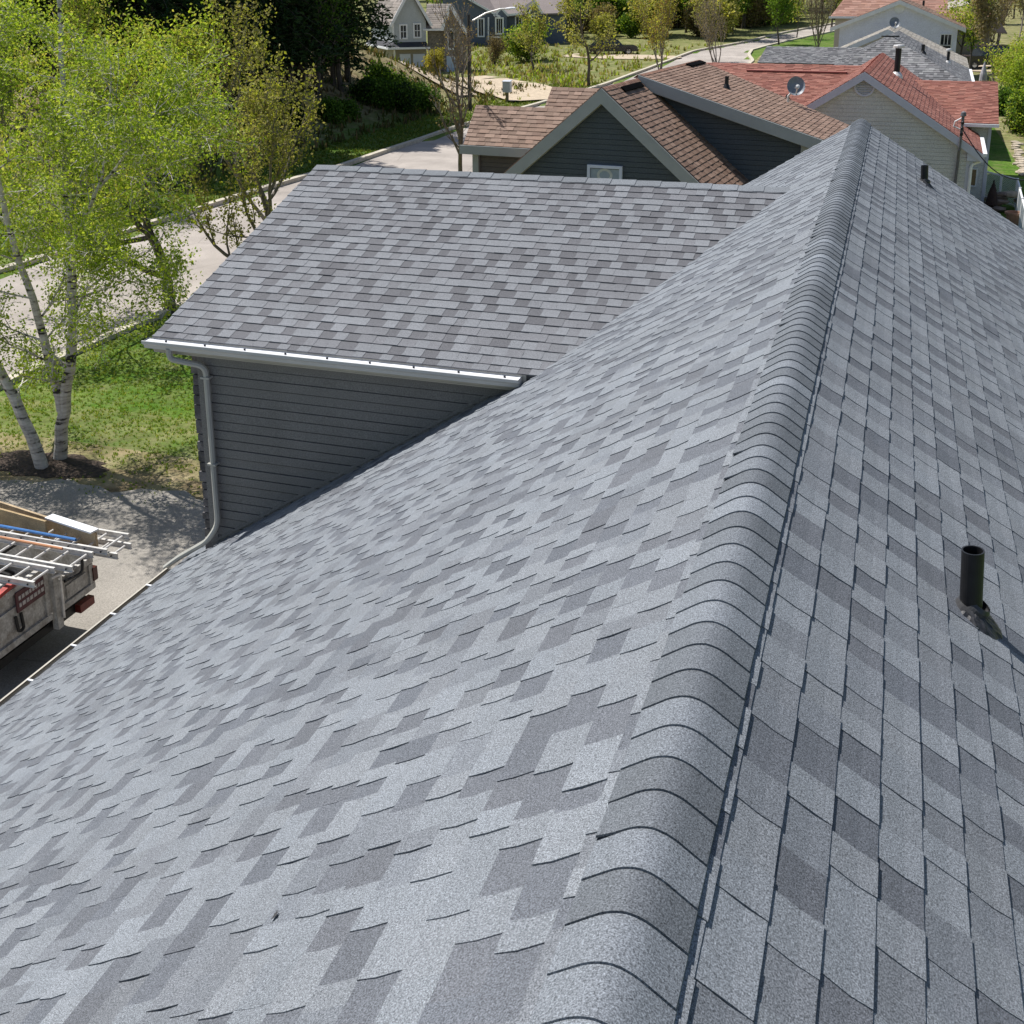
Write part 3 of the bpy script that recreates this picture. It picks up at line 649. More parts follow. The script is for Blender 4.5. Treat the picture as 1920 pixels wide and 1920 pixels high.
for _ in range(2600):
    px, py = RNG.uniform(840, 1330), RNG.uniform(85, 205); p = G(px, py, 40)
    if p[0] > pl(CURB_L, p[1])-.6: continue
    if min(np.linalg.norm(p[:2]-q[:2]-np.array([0, -1.6])) for q in fine) < 4.6 and RNG.random() < .93: continue
    if px > 1050 and 60 < py < 140 and RNG.random() < .6: continue
    pts.append((p[0], p[1], ground(p[0], p[1])))
tufts('meadow_grass', 'tall dry and green grass on the rough ground around the gravel drive', pts, .3, DRY+LG[:2], 3, .07, 5)
pts = []
for _ in range(2600):
    Y = RNG.uniform(28, 80); xl = pl(CURB_L, Y); x = xl-3.2-RNG.uniform(0, 18); pts.append((x, Y, ground(x, Y)))
tufts('undergrowth', 'low undergrowth and dead stalks on the shaded bank', pts, .35, [(.12, .1, .05), (.09, .11, .03), (.2, .15, .08), (.06, .09, .02)], 4, .07, 4)
pts = []
for _ in range(15000):
    x = RNG.uniform(-18.2, -6.5); y = RNG.uniform(15.9, 26.5)
    if x < pl(CURB_R, y)+.4 or (x+14.5)**2+(y-16.9)**2 < .6: continue
    if y < 17.4 and RNG.random() < .75: continue
    if y < 19 and RNG.random() < .3: continue
    pts.append((x, y, ground(x, y)))
tufts('lawn_grass', 'green lawn blades between the road curb and the drive', pts, .04, [(.12, .24, .02), (.17, .29, .03), (.26, .34, .06), (.38, .38, .12)], 5, .009, 6)
pts = []
for _ in range(5000):
    Y = RNG.uniform(30, 84); xl = pl(CURB_L, Y); x = xl-.3-RNG.uniform(0, 3.4); pts.append((x, Y, ground(x, Y)))
tufts('verge_grass', 'short bright grass of the verge along the wooded side', pts, .10, [(.09, .17, .02), (.15, .2, .04), (.22, .24, .06)], 6, .03, 4)
mb = MB(); r_ = random.Random(3); c = np.array([-14.6, 16.85]); prev = None
ring = [(c[0]+1.35*math.cos(t)*r_.uniform(.85, 1.15), c[1]+.55*math.sin(t)*r_.uniform(.85, 1.15)) for t in np.linspace(0, 6.283, 40)[:-1]]
for i in range(len(ring)):
    p, q = ring[i], ring[(i+1) % len(ring)]; mb.face([(c[0], c[1], ground(*c)+.09), (p[0], p[1], ground(*p)+.012), (q[0], q[1], ground(*q)+.012)])
tag(mb.build('mulch', plain('mulch_bark', (.06, .042, .03), .95, .6, 14, bump=.9, fine=60)), 'dark mulch bed around the birch trunks', None, kind='stuff')
# ------------------------------------------------------------------ street trees and far trees
TBARE = dict(seg=.35, wob=.06, up=[.1, 1.0, .6, .4], lv=3, leaf_from=2, ld=3.5, n=[17, 6, 4], t0=[.42, .2, .2], ang=[34, 32, 32], lr=[.32, .5, .55], rmin=.007)
p = atY(869, 330, 33.5); p[2] = ground(p[0], p[1])
tree('bare_tree', 'slender bare brown tree standing left of the brown-roofed house', 'tree', p, 7.6, TBARE, [(.3, .22, .12), (.25, .19, .1)], .05, 1, .05, 61, bark=MBARKL, r0=.10)
TYL = dict(seg=.4, wob=.1, up=[.2, .6, .5, .3], lv=3, leaf_from=2, ld=3.5, n=[10, 6, 4], t0=[.2, .2, .2], ang=[58, 42, 40], lr=[.52, .5, .5], rmin=.012)
tree('yellow_tree', 'sparse yellow-budding tree in front of the lawn with the dark car', 'tree', G(1103, 162, 40), 7.2, TYL, YG+BUD, .17, 3, .2, 62, r0=.13)
tree('yellow_tree', 'smaller yellow-budding tree just right of the wooden fence', 'tree', G(1000, 132, 40), 4.6, TYL, YG+BUD, .16, 3, .2, 66, r0=.09)
shrub('bush', 'rounded bright green bush in front of the blue house and fence', G(982, 116, 40), 3.0, LG+MG, 81, stems=9, lsize=.24, nper=6, spread=.3)
shrub('bush', 'brownish leafless brush along the wooden fence', G(925, 122, 40), 2.4, [(.2, .15, .08), (.25, .2, .1)], 82, stems=12, lsize=.1, nper=2, spread=.2)
TUP = dict(seg=.4, wob=.06, up=[.4, .9, .6], lv=2, leaf_from=1, ld=4, n=[9, 5], t0=[.2, .2], ang=[28, 30], lr=[.5, .5], rmin=.012)
tree('orange_tree', 'upright multi-stemmed tree in orange-green bud beside the road curb', 'tree', G(1238, 131, 40), 6.2, TUP, ORB+YG[:2], .15, 5, .2, 63, bark=MBARKL, r0=.05, stems=6)
tree('grey_tree', 'bare grey spreading tree at the road edge above the brown ridge', 'tree', G(1342, 116, 40), 5.6, dict(TUP, ang=[34, 34], n=[10, 6], ld=2.5), [(.3, .25, .13), (.25, .2, .12)], .11, 2, .12, 64, bark=MBARKL, r0=.05, stems=6)
TLO = dict(seg=.4, wob=.05, up=[.1, .8, .4], lv=2, leaf_from=1, ld=4, n=[22, 6], t0=[.28, .2], ang=[58, 40], lr=[.36, .5], rmin=.012)
tree('lollipop_tree', 'round bright green street tree on the grass island by the road', 'tree', G(1460, 84, 40), 6.0, TLO, [(.16, .27, .03), (.11, .21, .02), (.2, .3, .05)], .2, 6, .26, 65, r0=.1)
tree('street_tree', 'thin young street tree behind the round bright green one', 'tree', G(1493, 73, 40), 5.4, dict(TLO, n=[12, 4]), LG+YG, .2, 3, .22, 67, r0=.07)
tree('brown_tree', 'dense leafless brown multi-stemmed tree left of the white house', 'tree', G(1535, 92, 40), 6.2, dict(TUP, n=[10, 6], ang=[20, 26], ld=2.5), [(.26, .2, .12), (.22, .17, .1)], .1, 2, .12, 68, bark=MBARKL, r0=.05, stems=8)
for k, (px, Y, H, T, cl, lab) in enumerate([(1800, 92, 8.0, TLO, YG+LG, 'yellow-green tree against the right corner of the white house'), (1822, 96, 6.2, TLO, MG+LG[:1], 'green tree right of the white house in front of the small red roof'),
    (1872, 84, 6.6, TBARE, [(.3, .25, .14)], 'bare twiggy tree beside the black off-road car'), (1900, 106, 8.5, TBARE, [(.3, .27, .14)], 'bare grey tree at the right edge behind the black off-road car'), (1862, 118, 8, TUP, [(.28, .22, .14)], 'bare brush-like tree below the small red roof')]):
    b = atY(px, 100, Y); b[2] = ground(b[0], b[1]); tree('side_tree', lab, 'tree', b, H, T, cl, .2, 5 if T is TLO else 2, .25, 90+k, bark=MBARKL if T is not TLO else None, r0=.09, stems=5 if T is TUP else 1)
for k, (px, Y, H, cl, lab) in enumerate([(1912, 74, 2.9, LG, 'large bright green bush at the right edge beyond the red roof'), (1900, 80, 3.6, LG+YG, 'tall yellow-green bush behind the end of the red roof'), (1932, 62, 2.3, LG+MG, 'green bush at the right edge above the stone border'),
    (1917, 64, 1.3, [(.2, .16, .09)]+MG, 'twiggy brown-green bush at the far end of the back lawn'), (1886, 72, 1.2, MG, 'dark low bush in the shade behind the cream house'), (1915, 86, 3.0, LG, 'light green bush below the bare trees at the right edge')]):
    b = atY(px, 200, Y); b[2] = ground(b[0], b[1]); shrub('bush', lab, b, H, cl, 110+k, stems=10, lsize=.14, nper=6, spread=.22)
WG = 'trees of the wood at the end of the road'; WL = 'green leafy tree in the wood at the far end of the road'
wp = [tree('wood_tree', WL, 'tree', G(1400, 48, 40), 11, TD, cl, .3, 9, .45, 130+k, group=WG, r0=.14) for k, cl in enumerate([MG+LG[:1], LG+MG, YG+MG])]
for k in range(70):
    px = RNG.uniform(760, 1660); Y = RNG.uniform(128, 200); b = atY(px, 20, Y)
    if pl(CURB_L, Y)-2 < b[0] < pl(CURB_R, Y)+4: continue
    b[2] = ground(b[0], b[1]); dup(wp[k % 3], b, RNG.uniform(0, 6.28), RNG.uniform(.8, 1.25), WL, 'tree', WG)
for k, (px, Y) in enumerate([(1375, 132), (1350, 126), (1320, 138), (1392, 140), (1270, 140), (1215, 130), (1180, 138), (1140, 142), (1700, 150), (1600, 150), (1760, 160), (1850, 150), (1900, 160), (1560, 140)]):
    b = atY(px, 40, Y); b[2] = ground(b[0], b[1]); dup(wp[(k*2) % 3], b, k, .85, WL, 'tree', WG)
BW = 'brush in the rough bank at the end of the road'; BL = 'scrubby bush on the rough bank left of the far road'
bw = [shrub('scrub_bush', BL, G(1250, 40, 40), 3.0, cl, 150+k, stems=8, lsize=.28, nper=6, spread=.32, group=BW) for k, cl in enumerate([MG+LG[:1], YG+BUD, [(.26, .2, .12), (.22, .18, .09)]+BUD[:1]])]
n_ = 0
while n_ < 85:
    px = RNG.uniform(1050, 1480); Y = RNG.uniform(122, 172); b = atY(px, 20, Y)
    if b[0] > pl(CURB_L, Y)-2.5: continue
    b[2] = ground(b[0], b[1]); dup(bw[n_ % 3], b, RNG.uniform(0, 6.28), RNG.uniform(.7, 1.6), BL, 'bush', BW); n_ += 1
rng = np.random.RandomState(5); mb = MB(); P = []
for _ in range(2600):
    px = rng.uniform(-150, 2050); Y = rng.uniform(205, 300); b = atY(px, 0, Y); P.append((b[0], b[1], ground(b[0], b[1])+rng.uniform(.5, 10)))
leaves(mb, P, 1.1, MG+LG+YG[:2]+[(.2, .17, .12)], rng, 9, 1.0)
tag(mb.build('far_woods', MLEAF), 'mixed spring woodland covering the far hillside', None, kind='stuff')
# ------------------------------------------------------------------ the neighbours' houses
def fslope(mb, W, r0, r1, e0, e1, tones, seed, expo=.143, tab=(.16, .32), thick=.014, under=True):
    # one roof slope between a ridge line r0-r1 and an eave line e0-e1 (local points; W makes them world points)
    R0, R1, E0, E1 = (np.array(W(*p)) for p in (r0, r1, e0, e1)); U = un(E1-E0); N = un(np.cross(U, R0-E0)) if np.linalg.norm(R1-R0) < .01 or True else None
    if N[2] < 0: N = -N
    V = np.cross(U, N)
    if V[2] > 0: V = -V
    L = (E0-R0)@V; ua, ub, uc, ud = 0, (R1-R0)@U, (E0-R0)@U, (E1-R0)@U
    def ur(v):
        t = min(1, max(0, v/L)); return (ua+(uc-ua)*t, ub+(ud-ub)*t)
    shingles(mb, R0, U, V, N, L, ur, expo, tab=tab, thick=thick, tooth=.006, tones=tones, seed=seed, jit=.004)
    if under: mb.prism([p-N*.02 for p in (R0, E0, E1, R1)], -N*.08, (.1, .09, .08))
def hrail(mb, W, p, q, wd, h): mb.beam(W(*p), W(*q), wd, h)
MCAPSHADOW = plain('painted_shadow_black', (.008, .008, .009), 1.0, .2, 9, spec=0)  # flat black that paints the shadow beside the brown ridge caps
def window_part(parent, fr, a0, a1, z0, z1, b, mull=(0, 0), frame=.06, fm=None, sill=True):
    W = fr.w; mb = MB()
    for (x0, x1, y0, y1) in ((a0-frame, a0, z0-frame, z1+frame), (a1, a1+frame, z0-frame, z1+frame), (a0, a1, z1, z1+frame), (a0, a1, z0-frame, z0)):
        mb.prism([W(x0, b-.08, y0), W(x1, b-.08, y0), W(x1, b-.08, y1), W(x0, b-.08, y1)], fr.b*.08)
    for k in range(1, mull[0]+1): x = a0+(a1-a0)*k/(mull[0]+1); mb.prism([W(x-.02, b-.06, z0), W(x+.02, b-.06, z0), W(x+.02, b-.06, z1), W(x-.02, b-.06, z1)], fr.b*.03)
    for k in range(1, mull[1]+1): y = z0+(z1-z0)*k/(mull[1]+1); mb.prism([W(a0, b-.057, y-.02), W(a1, b-.057, y-.02), W(a1, b-.057, y+.02), W(a0, b-.057, y+.02)], fr.b*.03)
    f = mb.build('window', fm or MWHITE, parent)
    mb = MB(); mb.prism([W(a0, b-.036, z0), W(a1, b-.036, z0), W(a1, b-.036, z1), W(a0, b-.036, z1)], fr.b*.03); mb.build('pane', MGLASS, f)
    return f
def volume(mb, fr, a0, a1, b0, b1, z0, z1):
    W = fr.w; mb.prism([W(a0, b0, z0), W(a1, b0, z0), W(a1, b1, z0), W(a0, b1, z0)], (0, 0, z1-z0))
def fs(mb, fr, b, z0, z1, ur, expo, seed=1, proud=.018):     # siding on a wall facing the front
    siding(mb, fr.w(0, b, 0), fr.a, -fr.b, z0, z1, ur, expo, proud, seed)
def pipe(parent, P, h, r, name='vent_pipe', cap=False):
    mb = MB(); mb.lathe(np.array(P)-np.array([0, 0, .1]), [(r, 0), (r, h+.1), (r*.8, h+.1), (r*.8, h*.5), (0, h*.5)], 14); v = mb.build(name, MBLACK, parent)
    if cap:
        mb = MB(); mb.lathe(np.array(P)+np.array([0, 0, h+.02]), [(0, .12), (r*1.7, .1), (r*1.9, .06), (r*1.9, .0), (r*1.0, .0)], 14); mb.build('cap', MALU, v)
    mb = MB(); mb.lathe(np.array(P)-np.array([0, 0, .12]), [(r*2.2, 0), (r*2.0, .12), (r*1.1, .24), (r*1.02, .24)], 14); mb.build('flashing', MALU if cap else MBLACK, v)
    return v
# ---- brown-roofed house
B = Fr((1132, 163), 27, 4.7); W = B.w; zg = ground(B.O[0], B.O[1])-B.O[2]
hb = thing('brown_roof_house', 'house with brown shingle roof and dark slate siding next beyond the grey roof', 'house', W(0, 3, zg))
mb = MB(); K = .865
fslope(mb, W, (0, -.14, 0), (0, 3.6, 0), (3.0, -.14, -3*K), (3.0, 3.6, -3*K), BROWN, 1)
fslope(mb, W, (0, -.14, 0), (0, 3.6, 0), (-3.0, -.14, -3*K), (-3.0, 3.6, -3*K), BROWN, 2)
fslope(mb, W, (0, 2.8, .08), (0, 9.25, .08), (4.95, 2.8, -1.42), (4.95, 6.5, -1.42), BROWN, 3)
fslope(mb, W, (-3.05, 4.6, -.46), (.1, 4.6, -.46), (-3.05, 3.4, -1.54), (.1, 3.4, -1.54), BROWN, 4)
fslope(mb, W, (-4.88, 3.4, -.92), (-.9, 3.4, -.92), (-4.8, 2.36, -1.90), (-2.0, 2.36, -1.90), BROWN, 5)
N1 = np.array([0, 0, 1.]); 
mb.prism([W(-4.88, 3.4, -.94), W(-.9, 3.4, -.94), W(-.9, 4.4, -1.9), W(-4.8, 4.4, -1.9)], (0, 0, -.08), (.28, .15, .1))
mb.prism([W(-3.05, 4.6, -.48), W(.1, 4.6, -.48), W(.1, 7.2, -2.6), W(-3.05, 7.2, -2.6)], (0, 0, -.08), (.28, .15, .1))
mb.prism([W(0, 9.25, .05), W(4.95, 6.5, -1.45), W(4.95, 9.6, -2.6), W(0, 11, -2.2)], (0, 0, -.08), (.28, .15, .1))
mb.prism([W(0, 2.8, .05), W(0, 9.25, .05), W(-3.2, 9.25, -2.7), W(-3.2, 4.5, -2.7)], (0, 0, -.08), (.28, .15, .1))
mb.build('roof', MSHF, hb)
mb = MB(); A_, Bx = -B.a*.76-Z3*.65, B.a*.76-Z3*.65
ridge_caps(mb, W(0, -.12, .0), W(0, 2.9, .0), .15, .15, A_, Bx, 3, tone=(.25, .14, .1), nseg=8)
ridge_caps(mb, W(0, 2.8, .08), W(0, 9.2, .08), .15, .15, A_, B.a*.957-Z3*.29, 4, tone=(.26, .145, .1), nseg=8)
mb.build('ridge_cap', MSHF, hb)
mb = MB(); mb.beam(W(.20, .9, -.12), W(.20, 2.5, -.12), .16, .03, B.a*.65+Z3*.76); mb.build('cap_shadow_strip', MCAPSHADOW, hb)  # black strip painting the shadow along the cap edge, not a real cap
mb = MB(); mb.beam(W(.22, 7.2, .06), W(.22, 8.9, .06), .2, .03, B.a*.29+Z3*.957); mb.build('cap_shadow_strip', MCAPSHADOW, hb); mb = MB()  # second strip of painted cap shadow, farther back on the ridge
mb.build('ridge_cap', MSHF, hb)
MBS = m_siding('dark_slate_siding', (.066, .082, .096)); MBT = plain('grey_green_trim', (.36, .375, .37), .6, .06, 3)
mb = MB(); fs(mb, B, .05, zg, -.35, lambda z: (max(-2.7, -(-z-.3)/K), min(2.7, (-z-.3)/K)), .127, 2)
fs(mb, B, 3.1, zg, -.1, lambda z: (0, min(4.42, (-.05-z)/.303)), .127, 3); volume(mb, B, -2.65, 2.65, .1, 3.1, zg, -2.5); volume(mb, B, 0, 4.4, 3.15, 6.3, zg, -1.7)
volume(mb, B, -3.0, 0, 3.2, 7.0, zg, -2.4)
mb.build('wall', MBS, hb)
mb = MB(); fs(mb, B, 2.62, zg, -2.0, const(-4.5, -2.0), .127, 4); volume(mb, B, -4.5, -2.5, 2.7, 4.3, zg, -1.95); mb.build('garage_wall', m_siding('brown_siding', (.105, .088, .085)), hb)
def rakes(parent, mat, fr, e, k, z, h, b, t, sof):
    for s_ in (-1, 1):
        mb = MB(); ee = e[0] if s_ < 0 else e[1]; W = fr.w
        mb.prism([W(0, b, z), W(s_*ee, b, z-ee*k), W(s_*ee, b, z-ee*k-h), W(0, b, z-h)], fr.b*t); mb.prism([W(0, b+t, z-h+.03), W(s_*ee, b+t, z-ee*k-h+.03), W(s_*ee, b+t, z-ee*k-h), W(0, b+t, z-h)], fr.b*sof); mb.build('rake_board', mat, parent)
rakes(hb, MBT, B, (3.02, 3.02), K, -.02, .36, -.18, .04, .2)
mb = MB(); hrail(mb, W, (-.02, 2.76, -.06), (4.97, 2.76, -1.58), .05, .29); hrail(mb, W, (0, 2.9, -.22), (4.9, 2.9, -1.7), .3, .03); mb.build('rake_board', MBT, hb)
mb = MB(); hrail(mb, W, (-4.9, 2.33, -2.03), (-2.1, 2.33, -2.03), .05, .24); hrail(mb, W, (-4.9, 2.48, -2.14), (-2.1, 2.48, -2.14), .3, .03); mb.build('fascia', MBT, hb)
mb = MB(); volume(mb, B, 4.22, 4.62, 2.98, 3.25, zg, -1.55); mb.build('corner_board', MBT, hb)
mb = MB(); volume(mb, B, -4.6, -4.42, 2.5, 2.68, zg, -2.1); mb.build('corner_board', MBT, hb)
mb = MB(); hrail(mb, W, (5.02, 2.7, -1.5), (5.02, 6.5, -1.5), .13, .1); eg2 = mb.build('gutter', MWHITE, hb)
mb = MB()
for k in range(8): hrail(mb, W, (5.0, 2.85+k*.46, -1.44), (5.0, 3.1+k*.46, -1.44), .09, .03)
mb.build('gutter_guard', MBLACK, eg2)
wn = window_part(hb, B, -.3, .44, -2.55, -1.93, .03, frame=.07, fm=plain('lilac_white', (.62, .66, .78), .5, .05, 3))
mb = MB(); c = W(.07, -.018, -2.1); mb.lathe(c, [(.13, 0), (.2, 0), (.2, .015), (.13, .015), (.13, 0)], 28, (B.a, Z3*.8, B.b)); mb.build('paper_ring', plain('pale_card', (.5, .52, .5), .7, .1, 9), wn)
mb = MB(); mb.prism([W(-.29, -.012, -2.5), W(.43, -.012, -2.5), W(.43, -.012, -1.95), W(-.29, -.012, -1.95)], B.b*.006); mb.build('curtain', plain('grey_curtain', (.30, .36, .42), .8, .08, 9), wn)
def slope_hit(fr, px, py, p0, nloc):
    n = fr.a*nloc[0]+fr.b*nloc[1]+Z3*nloc[2]; return hit(px, py, n, n@fr.w(*p0))
pB = slope_hit(B, 1362, 166, (0, 5, .08), (.303, 0, 1)); pipe(hb, pB, .33, .055)
# ---- cream house with the red roof
K_ = Fr((1622, 133), 38, 2.1); W = K_.w; zg = ground(K_.O[0]+2, K_.O[1])-K_.O[2]-.1; T_ = .655
hc = thing('cream_house', 'cream-sided house with red shingle roof and a round gable vent', 'house', W(0, 4, zg))
mb = MB()
fslope(mb, W, (0, -.2, 0), (0, 10.2, 0), (3.62, -.2, -3.62*T_), (3.62, 10.2, -3.62*T_), RED, 11, tab=(.2, .34))
fslope(mb, W, (0, -.2, 0), (0, 10.2, 0), (-3.9, -.2, -3.9*T_), (-3.9, 10.2, -3.9*T_), RED, 12, tab=(.2, .34))
fslope(mb, W, (1.2, 8, -.85), (4.18, 8, -.85), (2.8, 4, -1.92), (4.18, 4, -1.92), RED, 13, tab=(.2, .34))
fslope(mb, W, (-6.9, 7, -.30), (-.4, 7, -.30), (-6.9, 3, -1.45), (-1.9, 3, -1.45), RED, 14, tab=(.2, .34))
mb.prism([W(-6.9, 7, -.33), W(-.4, 7, -.33), W(-1.9, 11, -1.5), W(-6.9, 11, -1.5)], (0, 0, -.08), (.3, .11, .09)); mb.prism([W(1.2, 8, -.88), W(4.18, 8, -.88), W(4.18, 12, -1.9), W(2.8, 12, -1.9)], (0, 0, -.08), (.3, .11, .09))
mb.build('roof', MSHF, hc)
mb = MB(); ridge_caps(mb, W(0, -.2, 0), W(0, 10.2, 0), .17, .16, -K_.a*.84-Z3*.55, K_.a*.84-Z3*.55, 5, tone=(.31, .12, .09), nseg=8)
mb.beam(W(-4.6, 6.2, -.5), W(-1.0, 6.2, -.5), .25, .05, col=(.29, .11, .09)); mb.build('ridge_cap', MSHF, hc)
MCS = m_siding('cream_siding', (.62, .62, .60)); MCT = plain('pale_blue_trim', (.56, .57, .66), .5, .05, 3)
mb = MB(); fs(mb, K_, 0, zg, -.25, lambda z: (max(-3.3, -(-z-.2)/T_), min(3.25, (-z-.2)/T_)), .125, 5); volume(mb, K_, -3.2, 3.2, .05, 10, zg, -2.25); mb.build('wall', MCS, hc)
mb = MB(); fs(mb, K_, 4.55, zg, -2.0, const(3.2, 3.94), .125, 6); volume(mb, K_, 1.5, 3.9, 4.6, 10, zg, -2.0); volume(mb, K_, -6.5, -2, 3.4, 10, zg, -1.6); mb.build('side_wall', MCS, hc)
rakes(hc, MCT, K_, (3.9, 3.66), T_, -.015, .25, -.24, .04, .24)
mb = MB(); mb.prism([W(3.2, -.2, -2.35), W(3.7, -.2, -2.42), W(3.7, -.2, -2.62), W(3.2, -.2, -2.62)], K_.b*.25)
mb.build('eave_return', MCT, hc)
mb = MB(); hrail(mb, W, (3.70, -.25, -2.42), (3.70, 4.0, -2.42), .12, .1); mb.build('gutter', MWHITE, hc)
mb = MB(); hrail(mb, W, (2.95, 3.96, -1.99), (4.2, 3.96, -1.99), .1, .1); mb.build('gutter', MWHITE, hc)
mb = MB(); mb.tube(smooth_path([W(3.66, .2, -2.5), W(3.66, .2, -2.62), W(3.34, -.06, -2.75), W(3.34, -.06, zg+.2)]), .05, 8); mb.build('downspout', MWHITE, hc)
mb = MB(); volume(mb, K_, 3.2, 3.28, -.03, .05, zg, -2.4); mb.build('corner_board', MCT, hc)
mb = MB(); volume(mb, K_, 3.9, 4.0, 4.5, 4.6, zg, -2.0); mb.build('corner_board', MCT, hc)
window_part(hc, K_, 3.42, 3.66, -4.1, -3.55, 4.52, frame=.05)
mb = MB(); c = W(.03, -.02, -.46); mb.lathe(c, [(.26, 0), (.32, 0), (.32, .05), (.26, .05), (.26, 0)], 32, (K_.a, Z3, -K_.b)); rv = mb.build('round_vent', MCT, hc)
for k in range(7):
    z = -.21+.07*k; hw = math.sqrt(max(.0, .26**2-z*z)); mb = MB(); mb.beam(c+K_.a*-hw+Z3*z-K_.b*.02, c+K_.a*hw+Z3*z-K_.b*.02, .05, .02); mb.build('slat', MCT, rv)
pC = slope_hit(K_, 1681, 141, (0, 5, 0), (T_, 0, 1)); pipe(hc, pC, .92, .10, 'flue_pipe', True)
mC = slope_hit(K_, 1476, 186, (-3, 3, -1.45), (0, -.2875, 1)); pipe(hc, mC, .16, .05)
# service mast and its cable
mb = MB(); mp0, mp1 = W(2.93, -.1, -3.5), W(2.97, -.3, -1.24); mb.tube([mp0, W(2.95, -.12, -2.6), W(2.95, -.28, -2.3), mp1], .045, 8); mb.lathe(mp1, [(.0, .14), (.07, .1), (.09, .0), (.05, -.03)], 12); sm_ = mb.build('service_mast', plain('mast_grey', (.13, .13, .14), .5, .2, 9), hc)
for z_ in (-1.45, -1.62, -1.8): mb = MB(); mb.lathe(W(2.97, -.36, z_), [(.02, -.05), (.05, -.03), (.05, .03), (.02, .05)], 10); mb.build('insulator', MBLACK, sm_)
mb = MB(); mb.tube([W(2.95, -.3, -1.3), W(2.75, -.34, -1.42), W(2.72, -.34, -1.56), W(2.93, -.3, -1.66)], .018, 6); mb.build('wire_loop', MWHITE, sm_)
a_, b_ = W(2.97, -.4, -1.62), atY(1935, 338, 36.5); mb = MB(); mb.tube([a_+(b_-a_)*t-Z3*(.5*math.sin(math.pi*t)) for t in np.linspace(0, 1, 14)], .018, 5)
c_ = b_+(b_-a_)*1.2; mb.tube([b_, c_], .018, 5); tag(mb.build('power_cable', MBLACK), 'black overhead power cable sagging from the service mast to the right', 'cable')
# ---- satellite dishes
def dish(label, P, r, al, h, mast_off):
    root = thing('satellite_dish', label, 'satellite dish', P); f = un(np.array([math.sin(al), -math.cos(al), .45])); X = un(np.cross(Z3, f)); Yv = np.cross(f, X); c = np.array(P)+np.array(mast_off)+np.array([0, 0, h])
    mb = MB(); mb.tube([P, np.array(P)+np.array([0, 0, h*.4]), c], .03, 6); mb.build('mast', MALU, root)
    mb = MB(); mb.lathe(c, [(0, .0), (r*.5, .03), (r*.8, .075), (r, .12), (r*1.02, .12), (r*.8, .055), (r*.5, .01), (0, -.02)], 32, (X, Yv*1.12, f)); mb.build('reflector', plain('dish_grey', (.20, .22, .25), .45, .1, 5), root)
    mb = MB(); q = c+f*.42-Yv*r*.55; mb.tube([c-Yv*r*.95+f*.05, q], .018, 6); mb.lathe(q, [(.0, -.06), (.05, -.05), (.06, .05), (.0, .07)], 10, (X, Yv, f)); mb.build('receiver_arm', MALU, root)
pD = slope_hit(B, 1477, 192, (0, 5, .08), (.303, 0, 1)); dish('grey satellite dish on a bent mast at the back edge of the brown roof', pD, .245, .2, .42, (.19, 0, 0))
# ---- grey-roofed house
Q = Fr((1672, 70), 57, 2); W = Q.w; zg = ground(Q.O[0], Q.O[1])-Q.O[2]
hg = thing('grey_roof_house', 'low house with mottled grey shingle roof behind the red roof', 'house', W(0, 2, zg)); mb = MB(); kk = dict(expo=.17, tab=(.12, .3))
fslope(mb, W, (0, 0, 0), (0, 8, 0), (3.6, -3.2, -1.9), (3.6, 8, -1.9), GREY2, 21, **kk); fslope(mb, W, (-.01, 0, 0), (.01, 0, 0), (-3.6, -3.2, -1.9), (3.6, -3.2, -1.9), GREY2, 22, **kk)
fslope(mb, W, (0, 0, 0), (0, 8, 0), (-3.6, -3.2, -1.9), (-3.6, 8, -1.9), GREY2, 23, **kk); fslope(mb, W, (-6.1, 3.4, -.66), (-.8, 3.4, -.66), (-6.1, .4, -1.28), (-2.4, .4, -1.28), GREY2, 24, **kk)
mb.prism([W(-6.1, 3.4, -.7), W(-.8, 3.4, -.7), W(-2, 6.4, -1.3), W(-6.1, 6.4, -1.3)], (0, 0, -.1), (.17, .17, .17)); mb.build('roof', MSHF, hg)
mb = MB(); volume(mb, Q, -3.3, 3.3, -2.9, 7.8, zg, -1.85); volume(mb, Q, -5.9, -2, .7, 6, zg, -1.35); mb.build('wall', m_siding('grey_siding', (.4, .4, .4)), hg)
mb = MB(); hrail(mb, W, (3.68, -3.3, -1.95), (3.68, 8, -1.95), .13, .12); mb.build('gutter', MWHITE, hg)
pQ = slope_hit(Q, 1730, 100, (0, 2, 0), (1.9/3.6, 0, 1)); pipe(hg, pQ, .4, .08); pQ = slope_hit(Q, 1777, 118, (0, 2, 0), (1.9/3.6, 0, 1)); pipe(hg, pQ, .55, .07, 'flue_pipe', True)
mb = MB(); hrail(mb, W, (-.4, .2, .03), (.25, .6, .03), .3, .06); mb.build('ridge_vent', MBLACK, hg)
# ---- tan-roofed low house behind it
Q2 = Fr((1665, 55), 69, 2); W = Q2.w; zg = ground(Q2.O[0], Q2.O[1])-Q2.O[2]; T2 = .46
ht = thing('tan_roof_house', 'low pale house with a tan shingle roof between the grey roof and the white house', 'house', W(0, 3, zg)); mb = MB()
fslope(mb, W, (0, -.2, 0), (0, 9, 0), (4.4, -.2, -4.4*T2), (4.4, 9, -4.4*T2), TAN, 31, expo=.25, tab=(.4, .8)); fslope(mb, W, (0, -.2, 0), (0, 9, 0), (-4.4, -.2, -4.4*T2), (-4.4, 9, -4.4*T2), TAN, 32, expo=.25, tab=(.4, .8)); mb.build('roof', MSHF, ht)
mb = MB(); fs(mb, Q2, 0, zg, -.2, lambda z: (max(-4, (z+.15)/T2), min(4, -(z+.15)/T2)), .2, 7); volume(mb, Q2, -3.9, 3.9, .06, 8.8, zg, -1.95); mb.build('wall', m_siding('pale_teal_siding', (.58, .57, .58)), ht)
